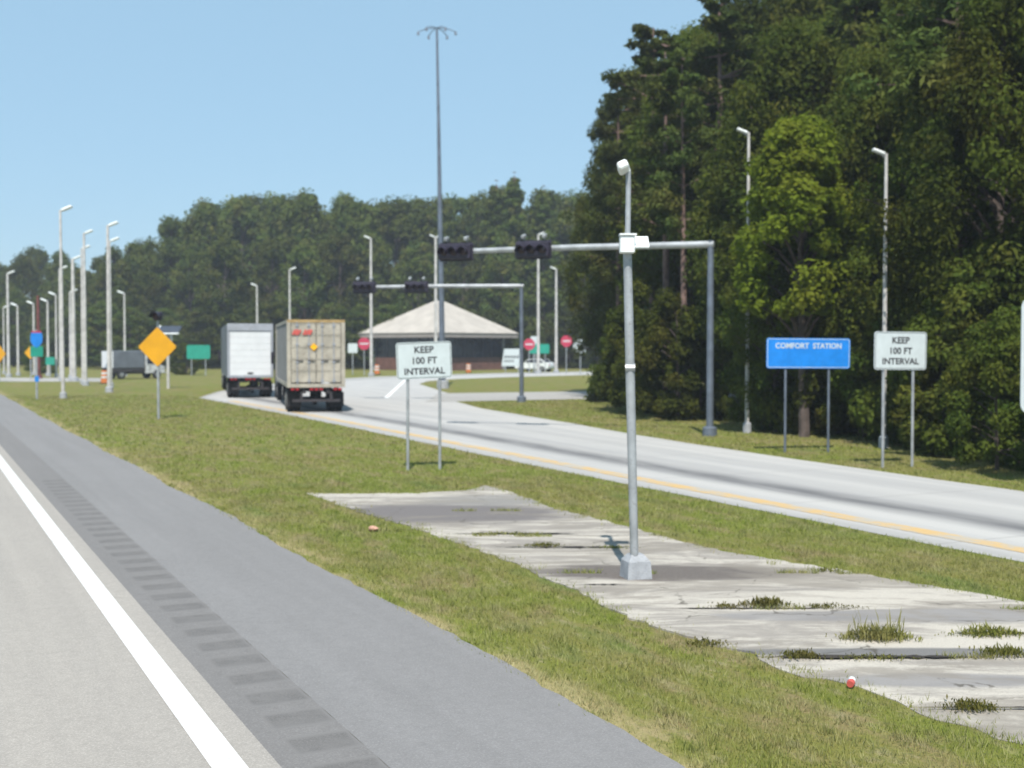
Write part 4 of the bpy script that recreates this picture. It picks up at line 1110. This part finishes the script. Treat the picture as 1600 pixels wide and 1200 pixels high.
for (px, Z, h) in ((1450, 35.5, 11), (1500, 34.5, 12.5), (1560, 33, 13), (1630, 31.5, 14), (1370, 40, 12.5)):
    x_, y_ = wood_xy(px, Z)
    while blocks('b', x_, y_, h, .75): x_ += .4; y_ += .3
    plant('b', x_, y_, h, LB, GW, .75)
for (px, Z, y) in ((1022, 67, 66), (1052, 66, 70), (1085, 63, 52), (1120, 60, 28), (1160, 58, -10), (1210, 57, -40), (1260, 56, -60), (1320, 55, -70), (1380, 50, -90), (1450, 47, -110), (1530, 44, -130), (1000, 72, 100)):
    x_, y_ = wood_xy(px, Z); plant('b', x_, y_, height(y, Vector((x_, y_, 0))), LB, GW, .62 if px < 1060 else .8)
for (px, Z, h) in ((1215, 40, 7.5), (1300, 39.5, 7.2), (1258, 41, 7.8)):
    x_, y_ = wood_xy(px, Z); plant('b', x_, y_, h, LB, GW, .8)
# the rest of the near wood
v = 9.0
while v < 62:
    for off, kinds in ((4.2, 'bbp'), (7.2, 'bpp'), (11, 'ppb')):
        vv = v + random.uniform(-1.2, 1.2) + off*.25; u = edge_u(vv) + off + random.uniform(-.9, .9)
        kd = random.choice(kinds) if v < 36 else random.choice('ppb'); dep = cam_depth(u, vv); qx = 800 + FPX*(u*RT.x+vv*RT.y)/dep
        h = random.uniform(13.5, 16.5) if kd == 'b' else random.uniform(15, 18)
        # keep the skyline of the photograph: lower towards the far left end
        if qx < 1150:
            lim = float(np.interp(qx, [900, 940, 975, 1020, 1060, 1110, 1150], [235, 165, 105, 75, 85, 55, 20])); h = min(h, CAMH + (HOR-lim)/FPX*dep)
        rad = (3.6 if kd == 'b' else 2.6)/dep*FPX
        if qx - rad*1.3 < 912 or vv > 56: continue
        if dep < 41 and 1150 < qx + rad and qx - rad < 1345: continue
        wide = random.uniform(.8, 1.05) if kd == 'b' else random.uniform(.9, 1.25)
        if blocks(kd, u, vv, h, wide): continue
        if off < 5 and 33 < vv < 47 and random.random() < .45: continue
        plant(kd, u, vv, h, LB if kd == 'b' else LP, GW, wide)
    v += 3.7
for (u, v) in ((45, 57), (43, 53), (51, 61), (57, 63), (47, 51), (40, 50)):
    dep = cam_depth(u, v); qx = 800 + FPX*(u*RT.x+v*RT.y)/dep
    lim = float(np.interp(qx, [900, 940, 975, 1020, 1060, 1110, 1150], [235, 165, 105, 75, 85, 55, 20])); h = min(15.5, CAMH + (HOR-lim)/FPX*dep)
    plant('b', u, v, h, LB, GW, .9)
v = 10.0
while v < 60:
    u = edge_u(v) + random.uniform(.9, 1.7)
    qx = 800 + FPX*(u*RT.x+v*RT.y)/cam_depth(u, v)
    if qx - 2.8/cam_depth(u, v)*FPX < 905: break
    if 1170 < qx < 1375: u += 3.0
    hs = random.uniform(2.4, 4.6)
    if 1130 < qx < 1210 or 1340 < qx < 1420: hs = 1.8
    while blocks('s', u, v, hs, 1.0): u += .4
    plant('s', u, v, hs, LS, 'shrubs along the roadside wood', random.uniform(.8, 1.0))
    v += random.uniform(1.4, 2.2)
for (px, Z, h, lab) in ((1560, 27.5, 3.6, 'olive bush at the wood edge between right white sign and picture edge'), (1352, 37.5, 5.4, 'leafy bush between the blue sign and the right white sign')):
    x_, y_ = wood_xy(px, Z); plant('s', x_, y_, h, lab, 'shrubs along the roadside wood', .8)

# far treeline
GF = 'trees of the far treeline'
LF = 'far green broadleaf tree in the long treeline behind the station'
LFL = 'far tree in the lower treeline behind the left light poles'
SKY_X = [-160, 0, 30, 60, 90, 112, 130, 150, 180, 220, 260, 290, 340, 385, 430, 470, 510, 560, 600, 650, 700, 750, 800, 860, 920, 1000]
SKY_Y = [410, 402, 390, 378, 386, 400, 420, 402, 386, 372, 345, 318, 301, 302, 293, 288, 297, 299, 306, 299, 297, 294, 290, 295, 290, 290]
for row, (Z0, step, dy) in enumerate(((172, 62, 0), (186, 66, 4), (160, 74, 55))):
    px = -150 + row*20
    step *= .8
    while px < 1010:
        Z = Z0 + random.uniform(-5, 5) + (22 if px < 110 else 0)
        q = on_ground(px, Z); y = float(np.interp(px, SKY_X, SKY_Y)) + dy + random.uniform(-4, 6)
        y += random.uniform(0, 26) if row == 2 else 0
        plant('f', q.x, q.y, height(y, q), LFL if px < 270 else LF, GF, random.uniform(.75, 1.0))
        px += step*random.uniform(.75, 1.2)
for (px, y, Z, lab) in ((805, 268, 160, 'tallest pointed conifer spire in the far treeline, above the right half of the gantry arm'), (776, 281, 162, 'shorter conifer spire left of the tallest one in the far treeline'), (848, 289, 160, 'conifer tip right of the tallest spire in the far treeline')):
    q = on_ground(px, Z); plant('c', q.x, q.y, height(y, q), lab, GF, 1.0, i=0)
# low growth in front of the far treeline
px = -140
while px < 1000:
    q = on_ground(px, 154 + random.uniform(-4, 4) + (14 if px < 130 else 0)); plant('f', q.x, q.y, random.uniform(5, 9), 'low bushy tree at the foot of the far treeline', GF, 1.6)
    px += random.uniform(38, 60)
for (px, Z, h, lab) in ((292, 122, 3.2, 'yellow-green bush under the green sign left of the trucks'), (62, 128, 3.5, 'olive bush behind the blue route shield'), (968, 62, 3.8, 'leafy bush at the left tip of the near wood beside the side road')):
    x_, y_ = wood_xy(px, Z); plant('s', x_, y_, h, lab, 'isolated bushes', 1.2)
